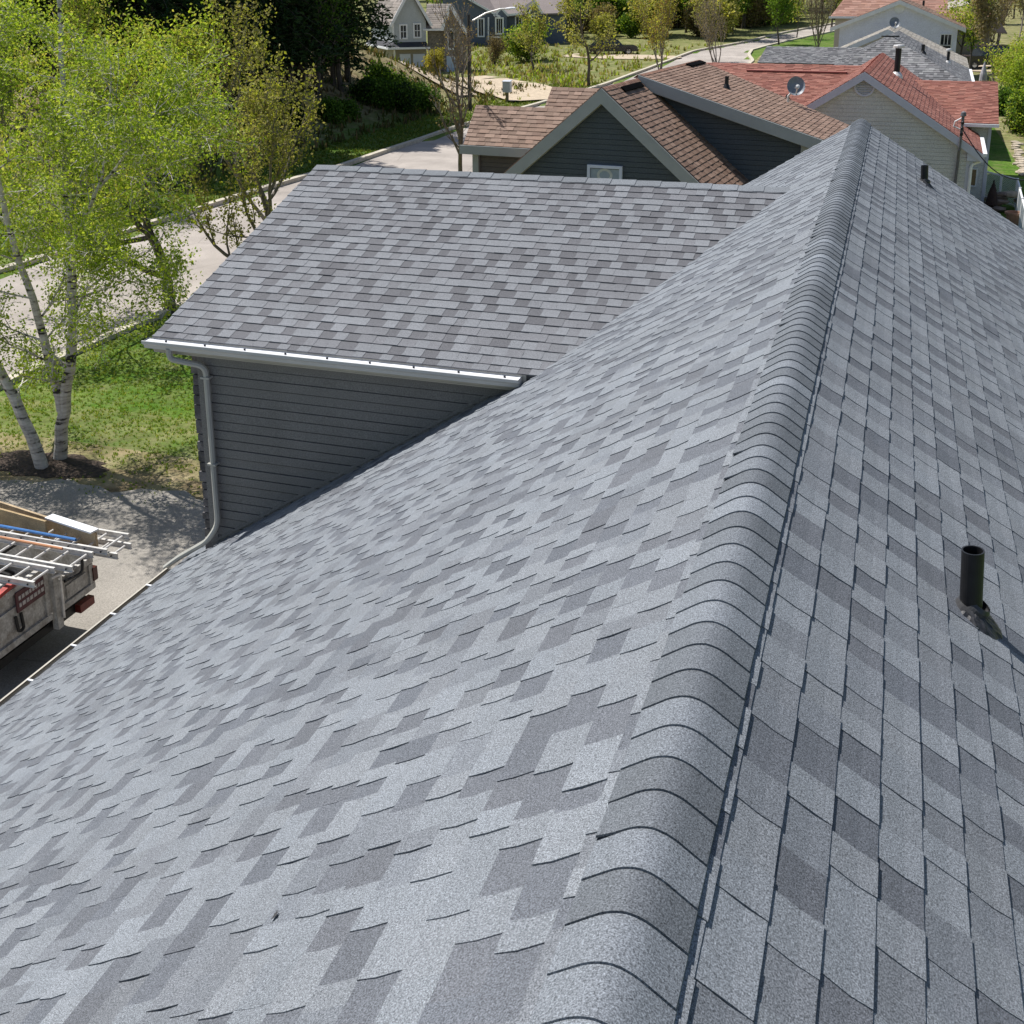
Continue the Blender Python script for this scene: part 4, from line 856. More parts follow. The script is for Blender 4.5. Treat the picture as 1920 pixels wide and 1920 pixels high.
rakes(ht, MWHITE, Q2, (4.45, 4.45), T2, -.01, .27, -.25, .04, .22)
pD = W(.35, .1, -.1); dish('small grey satellite dish at the peak of the tan roof', pD, .28, .2, .42, (-.05, -.1, 0))
# ---- white two-storey house
Q3 = Fr((1688, 0), 86, 2); W = Q3.w; zg = ground(Q3.O[0], Q3.O[1])-Q3.O[2]; T3 = .415
hw = thing('white_house', 'two-storey white-sided house with a brown roof and one small gridded window', 'house', W(0, 4, zg)); mb = MB()
fslope(mb, W, (0, -.3, 0), (0, 10, 0), (4.4, -.3, -4.4*T3), (4.4, 10, -4.4*T3), BROWN, 41, expo=.25, tab=(.4, .8)); fslope(mb, W, (0, -.3, 0), (0, 10, 0), (-4.5, -.3, -4.5*T3), (-4.5, 10, -4.5*T3), BROWN, 42, expo=.25, tab=(.4, .8)); mb.build('roof', MSHF, hw)
mb = MB(); fs(mb, Q3, 0, zg, -.2, lambda z: (max(-3.88, (z+.18)/T3), min(3.88, -(z+.18)/T3)), .16, 8); volume(mb, Q3, -3.85, 3.85, .06, 9.8, zg, -1.75); mb.build('wall', m_siding('white_siding', (.70, .72, .84)), hw)
rakes(hw, MWHITE, Q3, (4.5, 4.4), T3, -.01, .28, -.35, .05, .34)
window_part(hw, Q3, 2.86, 3.52, -2.95, -2.28, 0, (2, 0), .07); window_part(hw, Q3, 2.84, 3.5, -3.55, -3.05, 0, (0, 0), .07) if False else None
f_ = window_part(hw, Q3, 2.86, 3.52, -3.62, -3.02, 0, (0, 0), .07)
mb = MB(); c = W(0, -.03, -.55); mb.lathe(c, [(.0, 0.02), (.28, 0.02), (.34, .04), (.34, 0)], 24, (Q3.a, Z3, -Q3.b)); mb.build('round_vent', MWHITE, hw)
# ---- red-brown roofs beyond
Q4 = Fr((1672, -26), 101, 0); W = Q4.w; zg = ground(Q4.O[0], Q4.O[1])-Q4.O[2]
hr = thing('red_roof_house', 'house with a broad red-brown roof rising behind the white house', 'house', W(0, 4, zg)); mb = MB(); RB = tone_of([(.34, .19, .14), (.3, .16, .12), (.38, .22, .17)])
fslope(mb, W, (-2.8, 4, .4), (4.4, 4, .4), (-4.6, -.5, -2.4), (4.4, -.5, -2.4), RB, 51, expo=.25, tab=(.4, .8)); mb.prism([W(-2.8, 4, .37), W(4.4, 4, .37), W(4.4, 8.5, -2.4), W(-4.6, 8.5, -2.4)], (0, 0, -.1), (.3, .16, .12)); mb.prism([W(-2.8, 4, .37), W(-4.6, -.5, -2.4), W(-4.6, 8.5, -2.4)], (0, 0, -.1), (.3, .16, .12)); mb.build('roof', MSHF, hr)
mb = MB(); volume(mb, Q4, -4.2, 4.1, 0, 8, zg, -2.4); mb.build('wall', m_siding('beige_siding', (.45, .42, .36)), hr)
mb = MB(); hrail(mb, W, (-4.7, -.6, -2.45), (4.4, -.6, -2.45), .12, .16); mb.build('gutter', MWHITE, hr)
pQ = slope_hit(Q4, 1731, 14, (0, 4, .4), (0, -2.8/4.5, 1)); pipe(hr, pQ, .55, .09)
Q5 = Fr((1848, 22), 112, 0); W = Q5.w; zg = ground(Q5.O[0], Q5.O[1])-Q5.O[2]
hs = thing('small_house', 'small dark-walled house with a red-brown roof half hidden by bare trees', 'house', W(0, 3, zg)); mb = MB()
fslope(mb, W, (-3, 3, 0), (.8, 3, 0), (-3, 0, -1.6), (-.2, 0, -1.6), RB, 61, expo=.25, tab=(.4, .8)); mb.prism([W(-3, 3, -.03), W(.8, 3, -.03), W(.2, 6, -1.6), W(-3, 6, -1.6)], (0, 0, -.1), (.3, .16, .12)); mb.prism([W(.8, 3, -.03), W(-.2, 0, -1.62), W(2.2, 3, -1.9), W(.2, 6, -1.6)], (0, 0, -.1), (.2, .15, .13)); mb.build('roof', MSHF, hs)
mb = MB(); volume(mb, Q5, -2.8, .6, .3, 5.6, zg, -1.6); mb.build('wall', m_siding('brown_wall', (.2, .17, .15)), hs)
# ---- stone-fronted house up the gravel drive
L1 = Fr((742, 137), 88, -38); W = L1.w; zg = 0.0; zf = -1.0
hl = thing('stone_front_house', 'light grey two-storey house with paired white garage doors and a stone wing', 'house', W(2, 3, 0))
P_ = lambda x, y, b=0: L1.px(x, y, b)
a1 = P_(800, 110)[0]; zE = P_(742, 84)[1]; zU = P_(742, 40)[1]; zA = P_(771, -22)[1]; am = a1/2
mb = MB(); fs(mb, L1, 0, zE, zA-.1, lambda z: (0, a1) if z < zU else (am*(z-zU)/(zA-zU), a1-am*(z-zU)/(zA-zU)), .2, 9); siding(mb, W(0, 0, 0), L1.b, -L1.a, zE, zU, const(0, 8), .2, .018, 10); volume(mb, L1, .05, a1, .05, 8, zf, zU); mb.build('wall', m_siding('grey_clapboard', (.46, .49, .51)), hl)
mb = MB(); fs(mb, L1, -.03, zf, zE-.1, const(0, a1), .2, 11); siding(mb, W(-.03, 0, 0), L1.b, -L1.a, zf, zE-.1, const(0, 8), .2, .018, 12); mb.build('lower_wall', m_siding('khaki_wall', (.3, .27, .2)), hl)
mb = MB(); fslope(mb, W, (am, -.3, zA), (am, 8, zA), (-.35, -.3, zU-.3), (-.35, 8, zU-.3), TAUPE, 71, expo=.25, tab=(.4, .8)); fslope(mb, W, (am, -.3, zA), (am, 8, zA), (a1+.35, -.3, zU-.3), (a1+.35, 8, zU-.3), TAUPE, 72, expo=.25, tab=(.4, .8))
mb.prism([W(-.7, -.7, zE-.18), W(a1, -.7, zE-.18), W(a1, 0, zE+.2), W(0, 0, zE+.2)], (0, 0, -.1), (.05, .05, .055)); mb.prism([W(-.7, -.7, zE-.18), W(0, 0, zE+.2), W(0, 8, zE+.2), W(-.7, 8, zE-.18)], (0, 0, -.1), (.05, .05, .055)); mb.build('roof', MSHF, hl)
mb = MB(); hrail(mb, W, (-.75, -.75, zE-.26), (a1+.1, -.75, zE-.26), .1, .16); hrail(mb, W, (-.75, -.75, zE-.26), (-.75, 8, zE-.26), .1, .16); mb.build('gutter', MWHITE, hl)
mb = MB(); hrail(mb, W, (am, -.33, zA-.05), (-.4, -.33, zU-.4), .06, .22); hrail(mb, W, (am, -.33, zA-.05), (a1+.4, -.33, zU-.4), .06, .22); mb.build('rake_board', MWHITE, hl)
for x0, x1 in ((749, 769), (774, 796)):
    p0, p1 = P_(x0, 100)[0], P_(x1, 100)[0]; zt, zb_ = P_((x0+x1)/2, 101)[1], zf; mb = MB(); mb.prism([W(p0, -.1, zb_), W(p1, -.1, zb_), W(p1, -.1, zt), W(p0, -.1, zt)], L1.b*.06)
    for k in range(1, 4): z = zb_+(zt-zb_)*k/4; mb.prism([W(p0, -.115, z-.03), W(p1, -.115, z-.03), W(p1, -.115, z+.03), W(p0, -.115, z+.03)], L1.b*.02)
    mb.build('garage_door', plain('door_white', (.62, .66, .74), .5, .04, 2), hl)
for x0, x1, y0, y1 in ((751, 761, 48, 71), (777, 787, 46, 69)):
    window_part(hl, L1, P_(x0, 60)[0], P_(x1, 60)[0], P_(x0, y1)[1], P_(x0, y0)[1], -.01, (1, 1), .12)
side = Fr((742, 137), 88, -38); 
mb = MB(); s0, s1 = 3.0, 4.0; q = lambda b, z: W(-.06, b, z); mb.prism([q(3.2, zf+1.3), q(4.2, zf+1.3), q(4.2, zf+2.5), q(3.2, zf+2.5)], L1.a*.05); sw = mb.build('window', MWHITE, hl); mb = MB(); mb.prism([W(-.075, 3.35, zf+1.45), W(-.075, 4.05, zf+1.45), W(-.075, 4.05, zf+2.35), W(-.075, 3.35, zf+2.35)], L1.a*.02); mb.build('pane', MGLASS, sw)
mb = MB(); mb.tube([W(-.1, -.05, zU-.2), W(-.1, -.05, zE+.2)], .08, 6); mb.tube([W(-.1, -.2, zE-.4), W(-.1, -.1, zf)], .08, 6); mb.build('downspout', MWHITE, hl)
L2 = Fr((803, 130), 90, -16); W2 = L2.w; px2 = lambda x, y, b=0: L2.px(x, y, b)
zc = px2(803, 53)[1]; zr = px2(803, 8)[1]; aw = px2(833, 60)[0]; z0 = -1.2; ae = px2(872, 60)[0]
MST = plain('stone_facing', (.23, .2, .16), .85, .4, 7, bump=.6)
mb = MB(); mb.prism([W2(0, 0, z0), W2(aw, 0, z0), W2(aw, 0, zc), W2(0, 0, zc)], L2.b*2); mid = (aw+ae)/2
mb.prism([W2(aw+.01, -.5, z0), W2(ae, -.5, z0), W2(ae, -.5, zc-.6), W2(mid-.2, -.5, zr-.3), W2(aw+.01, -.5, zc)], L2.b*2); stw = mb.build('stone_wing', MST, hl)
mb = MB(); fslope(mb, W2, (-.2, 2, zr), (mid-.3, 2, zr), (-.2, -.4, zc), (aw+.15, -.4, zc), TAUPE, 73, expo=.25, tab=(.4, .8)); mb.prism([W2(mid-.2, -.8, zr), W2(ae+.4, -.8, zc-.8), W2(ae+.4, 1.6, zc-.8), W2(mid-.2, 1.6, zr)], (0, 0, -.1), (.25, .22, .19)); mb.build('roof', MSHF, hl)
mb = MB(); mb.beam(W2(mid-.25, -.85, zr-.05), W2(ae+.45, -.85, zc-.9), .08, .25); mb.beam(W2(mid-.25, -.85, zr-.05), W2(aw-.1, -.85, zc-.1), .08, .25); mb.beam(W2(-.3, -.45, zc-.1), W2(aw, -.45, zc-.1), .1, .16); mb.build('rake_board', MWHITE, hl)
mb = MB(); wc = (aw+ae)/2-.25; arch = [(wc-.3, zc-1.7), (wc+.3, zc-1.7), (wc+.3, zc-.3)]+[(wc+.3*math.cos(t), zc-.3+.35*math.sin(t)) for t in np.linspace(.3, 2.84, 7)]+[(wc-.3, zc-.3)]
mb.prism([W2(a, -.56, z) for a, z in arch], L2.b*.06); aw_ = mb.build('arched_window', MWHITE, hl); mb = MB(); mb.prism([W2(wc+(a-wc)*.68, -.575, zc-.9+(z-zc+.9)*.8) for a, z in arch], L2.b*.02); mb.build('pane', MGLASS, aw_)
mb = MB(); mb.prism([W2(wc-.4, -.56, z0), W2(wc+.45, -.56, z0), W2(wc+.45, -.56, zc-2.2), W2(wc-.4, -.56, zc-2.2)], L2.b*.06); mb.build('door', plain('pale_blue_door', (.5, .58, .68), .5, .04, 2), hl)
# ---- blue-grey house behind
L3 = Fr((960, 82), 116, -16); W3 = L3.w; p3 = lambda x, y, b=0: L3.px(x, y, b); z0 = -1.0
hu = thing('blue_house', 'slate blue house with white windows and small gables behind the wooden fence', 'house', W3(0, 3, z0)); MBL = m_siding('blue_siding', (.10, .125, .165))
def pr3(pts, b, d): return ([W3(*(lambda q: (q[0], b, q[1]))(p3(x, y, b))) for x, y in pts], L3.b*d)
mb = MB(); mb.prism(*pr3([(880, 95), (935, 95), (935, 32), (868, -6), (830, -26), (830, 95)], .0, 8)); mb.prism(*pr3([(935, 95), (1062, 95), (1062, 22), (935, 28)], .1, 8)); mb.prism(*pr3([(930, 92), (950, 92), (950, 30), (940, 16), (930, 30)], -1.2, 1.5)); mb.prism(*pr3([(995, 90), (1012, 90), (1012, 24), (1004, 4), (995, 24)], -1.2, 1.5)); mb.build('wall', MBL, hu)
mb = MB()
def roof3(pts, b0, b1, col): mb.prism([W3(*(lambda q: (q[0], bb, q[1]))(p3(x, y, bb))) for (x, y), bb in zip(pts, (b0, b0, b1, b1))], (0, 0, -.15), col)
roof3([(926, 30), (1000, 26), (975, -6), (915, -6)], -.4, 4, (.2, .17, .16)); roof3([(866, -9), (938, 31), (950, 8), (885, -30)], -.3, 5, (.21, .18, .17)); roof3([(945, 26), (1010, 24), (1000, -8), (930, -14)], -.2, 5, (.2, .17, .16)); roof3([(1000, 26), (1062, 24), (1062, -14), (1000, -10)], -.3, 5, (.2, .17, .16)); roof3([(985, 24), (1003, 4), (1003, -2), (985, 10)], -1.3, 1, (.05, .05, .05)); mb.build('roof', MSHF, hu)
mb = MB()
for p, q in (((926, 30), (940, 15)), ((940, 15), (954, 30)), ((991, 26), (1004, 3)), ((1004, 3), (1017, 25)), ((866, -9), (938, 32)), ((952, 28), (976, 26))):
    A, Bq = p3(*p, -1.4), p3(*q, -1.4); mb = MB(); mb.beam(W3(A[0], -1.4, A[1]), W3(Bq[0], -1.4, Bq[1]), .08, .2); mb.build('rake_board', MWHITE, hu)
for x0, x1, y0, y1, b in ((931, 942, 35, 62, -1.21), (968, 977, 32, 53, .09), (997, 1006, 31, 51, -1.21), (898, 906, 36, 67, -.01)):
    A, Bq = p3(x0, y1, b), p3(x1, y0, b); window_part(hu, L3, A[0], Bq[0], A[1], Bq[1], b, (2 if x1-x0 > 9 else 1, 0), .14)
A, Bq = p3(916, 32, -.1), p3(916, 76, -.1); mb = MB(); mb.tube([W3(A[0], -.15, A[1]), W3(Bq[0], -.15, Bq[1])], .09, 6); mb.build('downspout', MWHITE, hu)
# ------------------------------------------------------------------ street furniture, vehicles, yard things
p = G(881, 208, 40); lamp = thing('street_lamp', 'street lamp on a dark wooden pole with a long white arm', 'street lamp', p)
dY = p[1]; top = atY(884, 40, dY); mb = MB(); mb.tube([p-Z3*.2, np.array([p[0], p[1], top[2]+.4])], [.13, .10], 8); mb.build('pole', plain('dark_pole', (.06, .055, .05), .9, .3, 10), lamp)
e1, e2 = atY(938, 17, dY+.6), atY(955, 16, dY+.7); mb = MB(); mb.tube([top, top+(e1-top)*.5+Z3*.12, e1, e2], .05, 6); mb.build('arm', MALU, lamp)
mb = MB(); d_ = un(e2-e1); mb.lathe(e2-d_*.25, [(0, -.02), (.1, .05), (.15, .3), (.12, .6), (0, .66)], 12, (Z3*.6, un(np.cross(d_, Z3)), d_)); mb.build('lamp_head', MWHITE, lamp)
p = G(951, 192, 40); mbx = thing('mailbox', 'pale grey community mailbox on a post by the gravel drive', 'mailbox', p); mb = MB(); mb.box(p+Z3*.3, .16, .16, .7); mb.build('post', plain('post_wood', (.2, .17, .1), .9, .2, 9), mbx)
mb = MB(); c = p+Z3*.98; vs = .46; mb.box(c, .5, .42, .66); mb.prism([c+np.array([-.28, -.24, .33]), c+np.array([.28, -.24, .33]), c+np.array([.28, .24, .4]), c+np.array([-.28, .24, .4])], (0, 0, .04)); mb.build('box', plain('box_grey', (.5, .52, .56), .5, .08, 5), mbx)
p = G(1285, 62, 40); t_ = atY(1304, -60, p[1]); tag((lambda m: m.build('utility_pole', plain('pole_wood', (.07, .06, .05), .9, .3, 9), loc=p))((lambda m: (m.tube([p-Z3*.3, t_], [.16, .12], 8), m)[1])(MB())), 'dark wooden utility pole between the orange-budded and bare grey trees', 'pole')
def car(name, label, p, ang, col, L=4.5, Wd=1.85, Hh=1.45, suv=False):
    root = thing(name, label, 'car', p); ca, sa = math.cos(ang), math.sin(ang); X = np.array([ca, sa, 0]); Yv = np.array([-sa, ca, 0]); p = np.array(p); mp = plain(name+'_paint', col, .18, .05, 2, spec=.7)
    h0, h1, h2 = .32, Hh*.58, Hh; hl_ = L/2
    def sect(pts, w0): return [p+X*x+Z3*z for x, z in pts]
    prof = [(-hl_, h0+.1), (-hl_+.1, h0), (hl_-.1, h0), (hl_, h0+.15), (hl_-.03, h1-.12), (hl_-.2, h1), (-hl_+.12, h1+.03), (-hl_, h1-.1)]
    mb = MB(); mb.prism([p+X*x+Z3*z-Yv*Wd/2 for x, z in prof], Yv*Wd); mb.build('body', mp, root)
    cab = [(hl_*.42, h1-.02), (hl_*.16, h2-.04), (-hl_*.55 if not suv else -hl_*.8, h2), (-hl_*.88 if not suv else -hl_*.97, h1)]
    mb = MB(); top_ = [p+X*x+Z3*z for x, z in cab]; ins = .16
    A_ = [top_[0]-Yv*Wd*.48, top_[1]-Yv*Wd*.40, top_[2]-Yv*Wd*.40, top_[3]-Yv*Wd*.48]; B_ = [q+Yv*2*(Wd*.48 if i in (0, 3) else Wd*.40) for i, q in enumerate(A_)]
    mb.faces(A_+B_, [(0, 1, 2, 3), (7, 6, 5, 4), (0, 4, 5, 1), (2, 6, 7, 3)]); mb.build('window', MGLASS, root)
    mb = MB(); up_ = Z3*.012; mb.prism([A_[1]+up_, A_[2]+up_, B_[2]+up_, B_[1]+up_], Z3*.04); mb.build('roof', mp, root)
    for sx in (-1, 1):
        for sy in (-1, 1):
            c = p+X*(sx*L*.31)+Yv*(sy*(Wd/2-.1))+Z3*.34; mb = MB(); mb.lathe(c-Yv*.11, [(.2, 0), (.33, 0), (.34, .05), (.34, .17), (.33, .22), (.2, .22)], 18, (X, Z3, Yv)); w_ = mb.build('wheel', MBLACK, root); mb = MB(); mb.lathe(c-Yv*.1, [(0, 0), (.2, 0), (.2, .2), (0, .2)], 12, (X, Z3, Yv)); mb.build('rim', MALU, w_)
    for sy in (-1, 1):
        mb = MB(); mb.box(p+X*(hl_-.06)+Yv*(sy*Wd*.36)+Z3*(h1-.18), .14, .36, .14, (X, Yv, Z3)); mb.build('headlight', MWHITE, root)
    mb = MB(); mb.box(p+X*(hl_-.0)+Z3*(h0+.12), .08, Wd*.9, .2, (X, Yv, Z3)); mb.build('bumper', MALU if suv else MBLACK, root)
car('dark_car', 'dark parked car half hidden behind the yellow-budding tree', G(1148, 102, 40), .35, (.012, .014, .02)); 
q = G(1846, 128, 50); car('black_suv', 'black off-road car with pale bumper parked beyond the red roof', q, math.radians(205), (.01, .01, .011), 4.4, 1.9, 1.75, True)
mb = MB(); c = q+np.array([.2, -.5, 0]); ring = [(c[0]+4.2*math.cos(t), c[1]+2.6*math.sin(t)) for t in np.linspace(0, 6.283, 25)[:-1]]
mb.face([(x, y, ground(x, y)+.06) for x, y in ring]); tag(mb.build('parking_pad', MPATH), 'pale gravel pad under the black off-road car', None, kind='structure')
mb = MB(); c = G(1165, 108, 40); ring = [(c[0]+5.5*math.cos(t), c[1]+2.2*math.sin(t)) for t in np.linspace(0, 6.283, 25)[:-1]]
mb.face([(x, y, ground(x, y)+.06) for x, y in ring]); tag(mb.build('parking_pad', MPATH), 'gravel pad where the dark car is parked', None, kind='structure')
p = atY(1843, 150, 75); p[2] = ground(p[0], p[1]); tz = atY(1847, 118, 75)[2]-p[2]
um = thing('patio_umbrella', 'closed pale patio umbrella behind the end of the red roof', 'umbrella', p); mb = MB(); mb.tube([p, p+Z3*(tz+.1)], .03, 6); mb.build('pole', MALU, um)
mb = MB(); mb.lathe(p, [(.05, tz*.35), (.26, tz*.45), (.2, tz*.75), (.04, tz)], 10); mb.build('canopy', plain('umbrella_cloth', (.42, .4, .42), .8, .2, 9), um)
p0 = atY(1818, 153, 72); p1 = atY(1862, 152, 72)
dk = thing('wooden_deck', 'small wooden deck rail at the right end of the grey-roofed house', 'deck', (p0[0], 72, ground(p0[0], 72))); mb = MB(); zb_ = p0[2]; mb.beam((p0[0], 72, zb_), (p1[0], 72, zb_), .1, .12); mb.beam((p0[0], 74, zb_-.9), (p1[0], 74, zb_-.9), 3.5, .12); mb.build('rail', plain('deck_wood', (.28, .16, .09), .8, .2, 8), dk)
for k in range(7):
    x = p0[0]+(p1[0]-p0[0])*k/6; mb = MB(); mb.box((x, 72, (zb_+ground(x, 72))/2), .09, .09, zb_-ground(x, 72)+.1); mb.build('post', plain('deck_post', (.3, .17, .1), .8, .2, 8), dk)
# wooden fence in front of the blue house
pA, pB_ = G(921, 97, 60), G(958, 97, 60); fn = thing('wooden_fence', 'brown board fence with white top rail below the blue house', 'fence', pA); 
mb = MB(); n_ = 26
for k in range(n_): q = pA+(pB_-pA)*(k+.5)/n_; mb.box((q[0], q[1], ground(q[0], q[1])+.65), np.linalg.norm(pB_-pA)/n_*.86, .05, 1.3)
mb.build('boards', plain('fence_wood', (.1, .07, .05), .9, .3, 5), fn); mb = MB(); mb.beam(pA+Z3*1.34, pB_+Z3*1.34, .14, .1); mb.build('top_rail', MWHITE, fn)
# chain-link fence, rocks, pot and folded parasol in the side yard
fA, fB, fC = G(1844, 372, 30), G(1902, 388, 30), G(1922, 478, 28); fc = thing('chain_link_fence', 'white-framed chain-link fence round the corner of the back lawn', 'fence', fB); FH = .95
def gz(q): return np.array([q[0], q[1], ground(q[0], q[1])])
mb = MB()
for a, b in ((fA, fB), (fB, fC)):
    mb.tube([gz(a)+Z3*FH, gz(b)+Z3*FH], .035, 8); mb.tube([gz(a)+Z3*.06, gz(b)+Z3*.06], .02, 6)
mb.build('rail', MWHITE, fc)
for q in [fA, fA+(fB-fA)*.5, fB, fB+(fC-fB)*.25, fB+(fC-fB)*.5, fB+(fC-fB)*.75, fC]: mb = MB(); mb.tube([gz(q)-Z3*.1, gz(q)+Z3*(FH+.05)], .045, 8); mb.build('post', MWHITE, fc)
mb = MB()
for a, b in ((gz(fA), gz(fB)), (gz(fB), gz(fC))):
    L = np.linalg.norm(b-a); n_ = int(L/.075)
    for k in range(-12, n_):
        for s_ in (0, 1):
            u0, u1 = k*.075, k*.075+FH; z0_, z1_ = 0, FH
            if u0 < 0: z0_ = -u0; u0 = 0
            if u1 > L: z1_ = FH-(u1-L); u1 = L
            if s_: z0_, z1_ = FH-z0_, FH-z1_
            mb.tube([a+(b-a)*u0/L+Z3*z0_, a+(b-a)*u1/L+Z3*z1_], .006, 3, caps=False)
mb.build('mesh', plain('galvanised_wire', (.6, .62, .63), .4, .1, 9, metal=.5), fc)
MROCK = plain('field_rock', (.22, .17, .14), .9, .4, 5, bump=.8); MROCKL = plain('pale_rock', (.45, .38, .29), .9, .3, 5, bump=.6)
def rock(label, p, r, mat, group, flat=.6, cat='rock', rot=0):
    rg = np.random.RandomState(int(abs(p[0]*100+p[1]*37)) % 9999); bm = MB(); n = 9; prev = None
    for i in range(n):
        th = math.pi*i/(n-1); row = []
        for k in range(12):
            ph = 2*math.pi*k/12; rr = r*(1+.22*math.sin(2*ph+rg.uniform(-.3, .3)+p[1])+rg.uniform(-.1, .1)); row.append(np.array(p)+np.array([rr*math.sin(th)*math.cos(ph+rot)*1.35, rr*math.sin(th)*math.sin(ph+rot), r*flat*math.cos(th)*(.8 if i < 3 else 1)]))
        if prev:
            for k in range(12): bm.face([prev[k], row[k], row[(k+1) % 12], prev[(k+1) % 12]])
        prev = row
    return tag(bm.build('rock', mat, loc=p), label, cat, group)
cR = G(1884, 394, 28)
for k in range(13):
    lv = 0 if k < 7 else 1 if k < 11 else 2; a = k*2.1; rr = (.75, .45, .15)[lv]; p = cR+np.array([rr*1.2*math.cos(a), rr*.6*math.sin(a), 0]); p[2] = ground(p[0], p[1])+.12+lv*.22
    rock('brown flat rock stacked in the fire-pit heap inside the chain-link fence', p, RNG.uniform(.2, .3), MROCK if k % 3 else MROCKL, 'rocks of the heap on the lawn', .42, rot=a)
for k in range(16):
    t = k/15; q = G(1903+(1921-1903)*t+4*math.sin(k*1.7), 268+(330-268)*t, 30); rock('pale rock in the row edging the back lawn at the right', q+Z3*.05, RNG.uniform(.12, .2), MROCKL, 'rocks edging the lawn', .55, rot=k)
p = G(1898, 424, 28); pt = thing('flower_pot', 'terracotta pot beside the white fence post', 'pot', p); mb = MB(); mb.lathe(p, [(0, .02), (.16, .02), (.24, .4), (.28, .4), (.28, .47), (.23, .47), (.22, .38), (0, .38)], 20); mb.build('pot', plain('terracotta', (.34, .2, .14), .8, .15, 6), pt)
mb = MB(); mb.lathe(p+np.array([-.42, .05, 0]), [(0, .0), (.16, .02), (.2, .14), (.12, .26), (0, .28)], 14); tag(mb.build('garden_stone', MROCKL, loc=p), 'small whitish stone next to the terracotta pot', 'rock')
p = G(1857, 402, 28); gp = thing('folded_parasol', 'folded dark brown garden parasol standing before the rock heap', 'parasol', p); mb = MB(); mb.lathe(p, [(.05, .25), (.2, .35), (.15, .7), (.06, 1.0), (.02, 1.1)], 12); mb.build('canopy', plain('brown_cloth', (.035, .02, .018), .8, .3, 9), gp); mb = MB(); mb.lathe(p, [(.2, 0), (.2, .06), (.03, .08), (.03, 1.16), (0, 1.18)], 12); mb.build('pole', MBLACK, gp)
# bin and shrub by the stone house
p = G(868, 128, 50); mb = MB(); mb.lathe(p, [(0, 0), (.3, 0), (.36, .9), (.38, .95), (0, 1.05)], 12); tag(mb.build('dustbin', MBLACK, loc=p), 'black dustbin beside the stone wing at the top of the gravel drive', 'dustbin')
shrub('bush', 'small yellow-flowering shrub at the corner of the stone wing', G(813, 140, 50), 1.5, [(.4, .36, .06), (.3, .28, .05)], 140, stems=7, lsize=.16, nper=5, spread=.15)
# ------------------------------------------------------------------ work truck with ladders
tr = thing('work_truck', 'dirty white roofing truck backed up the drive below the eave', 'truck', (-11.6, 11.2, -7.08))
MDW = grime('dirty_white', (.56, .55, .52), (.27, .24, .2), 1.2); MDW2 = grime('dirty_box', (.54, .53, .50), (.22, .19, .16), 1.6)
XR, YN, YF, ZB = -9.95, 10.05, 12.2, -6.42
mb = MB(); mb.box(((XR-13.6)/2, (YN+YF)/2, ZB+.03), XR+13.6, YF-YN, .08); mb.box((-11.75, YF-.03, ZB+.42), 3.6, .06, .84); mb.box((-11.75, YN+.03, ZB+.42), 3.6, .06, .84); mb.box((-13.55, (YN+YF)/2, ZB+.6), .08, YF-YN-.14, 1.2)
for k in range(6): mb.box((-10.3-k*.62, YF+.03, ZB+.42), .08, .05, .84); mb.box((-10.3-k*.62, YN-.03, ZB+.42), .08, .05, .84)
mb.build('dump_box', MDW, tr)
def gate(y0, y1, z1, name, lab=None):
    mb = MB(); mb.box((XR+.03, (y0+y1)/2, (ZB+z1)/2), .05, y1-y0-.02, z1-ZB)
    for z in (ZB+.05, z1-.04): mb.box((XR+.07, (y0+y1)/2, z), .04, y1-y0-.02, .09)
    for y in (y0+.06, y1-.06): mb.box((XR+.068, y, (ZB+z1)/2), .035, .08, z1-ZB-.2)
    mb.box((XR+.065, (y0+y1)/2, (ZB+z1)/2-.02), .03, (y1-y0)*.55, (z1-ZB)*.4)
    g = mb.build(name, MDW2, tr)
    return g
g1 = gate(11.45, YF, -5.93, 'tailgate'); g2 = gate(YN, 11.3, -5.62, 'tailgate')
mb = MB(); mb.box((XR+.09, 11.375, -6.1), .09, .11, .98); mb.build('hinge_post', MDW, tr)
mb = MB(); mb.tube([(XR+.16, 11.42, -6.45), (XR+.17, 11.43, -5.8)], .018, 8); mb.tube([(XR+.17, 11.43, -5.8), (XR+.13, 11.3, -5.8)], .018, 8); mb.build('latch_rod', MALU, tr)
mb = MB(); mb.tube(smooth_path([(XR+.12, 11.55, -5.98), (XR+.14, 11.9, -6.02), (XR+.14, 11.92, -5.72), (XR+.1, 11.9, -5.6)]), .022, 6); mb.build('strap', MBLACK, tr)
mb = MB(); mb.tube(smooth_path([(XR+.1, 10.62, -6.0), (XR+.12, 10.62, -6.22), (XR+.12, 10.72, -6.22), (XR+.1, 10.72, -6.0)]), .022, 6); mb.build('handle', MBLACK, g2)
mb = MB(); mb.box((XR+.1, 10.92, -5.83), .02, .52, .28); sg = mb.build('sign_plate', plain('maroon_sign', (.10, .035, .04), .6, .3, 9), g2)
for r0 in range(2):
    mb = MB(); y = 10.70
    while y < 11.12: wd = RNG.uniform(.025, .06); mb.box((XR+.112, y+wd/2, -5.78-.1*r0), .006, wd, .055); y += wd+.02
    mb.build('faded_lettering', plain('faded_white', (.5, .47, .45), .7, .3, 30), sg)
mb = MB(); mb.beam((XR+.06, YN-.1, -5.66), (XR+.06, 10.75, -5.55), .08, .05); mb.build('red_trim', plain('red_trim', (.38, .04, .03), .6, .3, 12), g2)
mb = MB(); mb.box((XR+.06, YF+.0, -6.2), .09, .09, .2); mb.build('tail_lamp', plain('red_lens', (.07, .012, .01), .3, .4, 30), tr)
mb = MB(); mb.box((XR+.06, YF-.24, -6.56), .1, .3, .12); mb.build('marker_lamp', plain('red_bar', (.17, .028, .02), .5, .3, 20), tr)
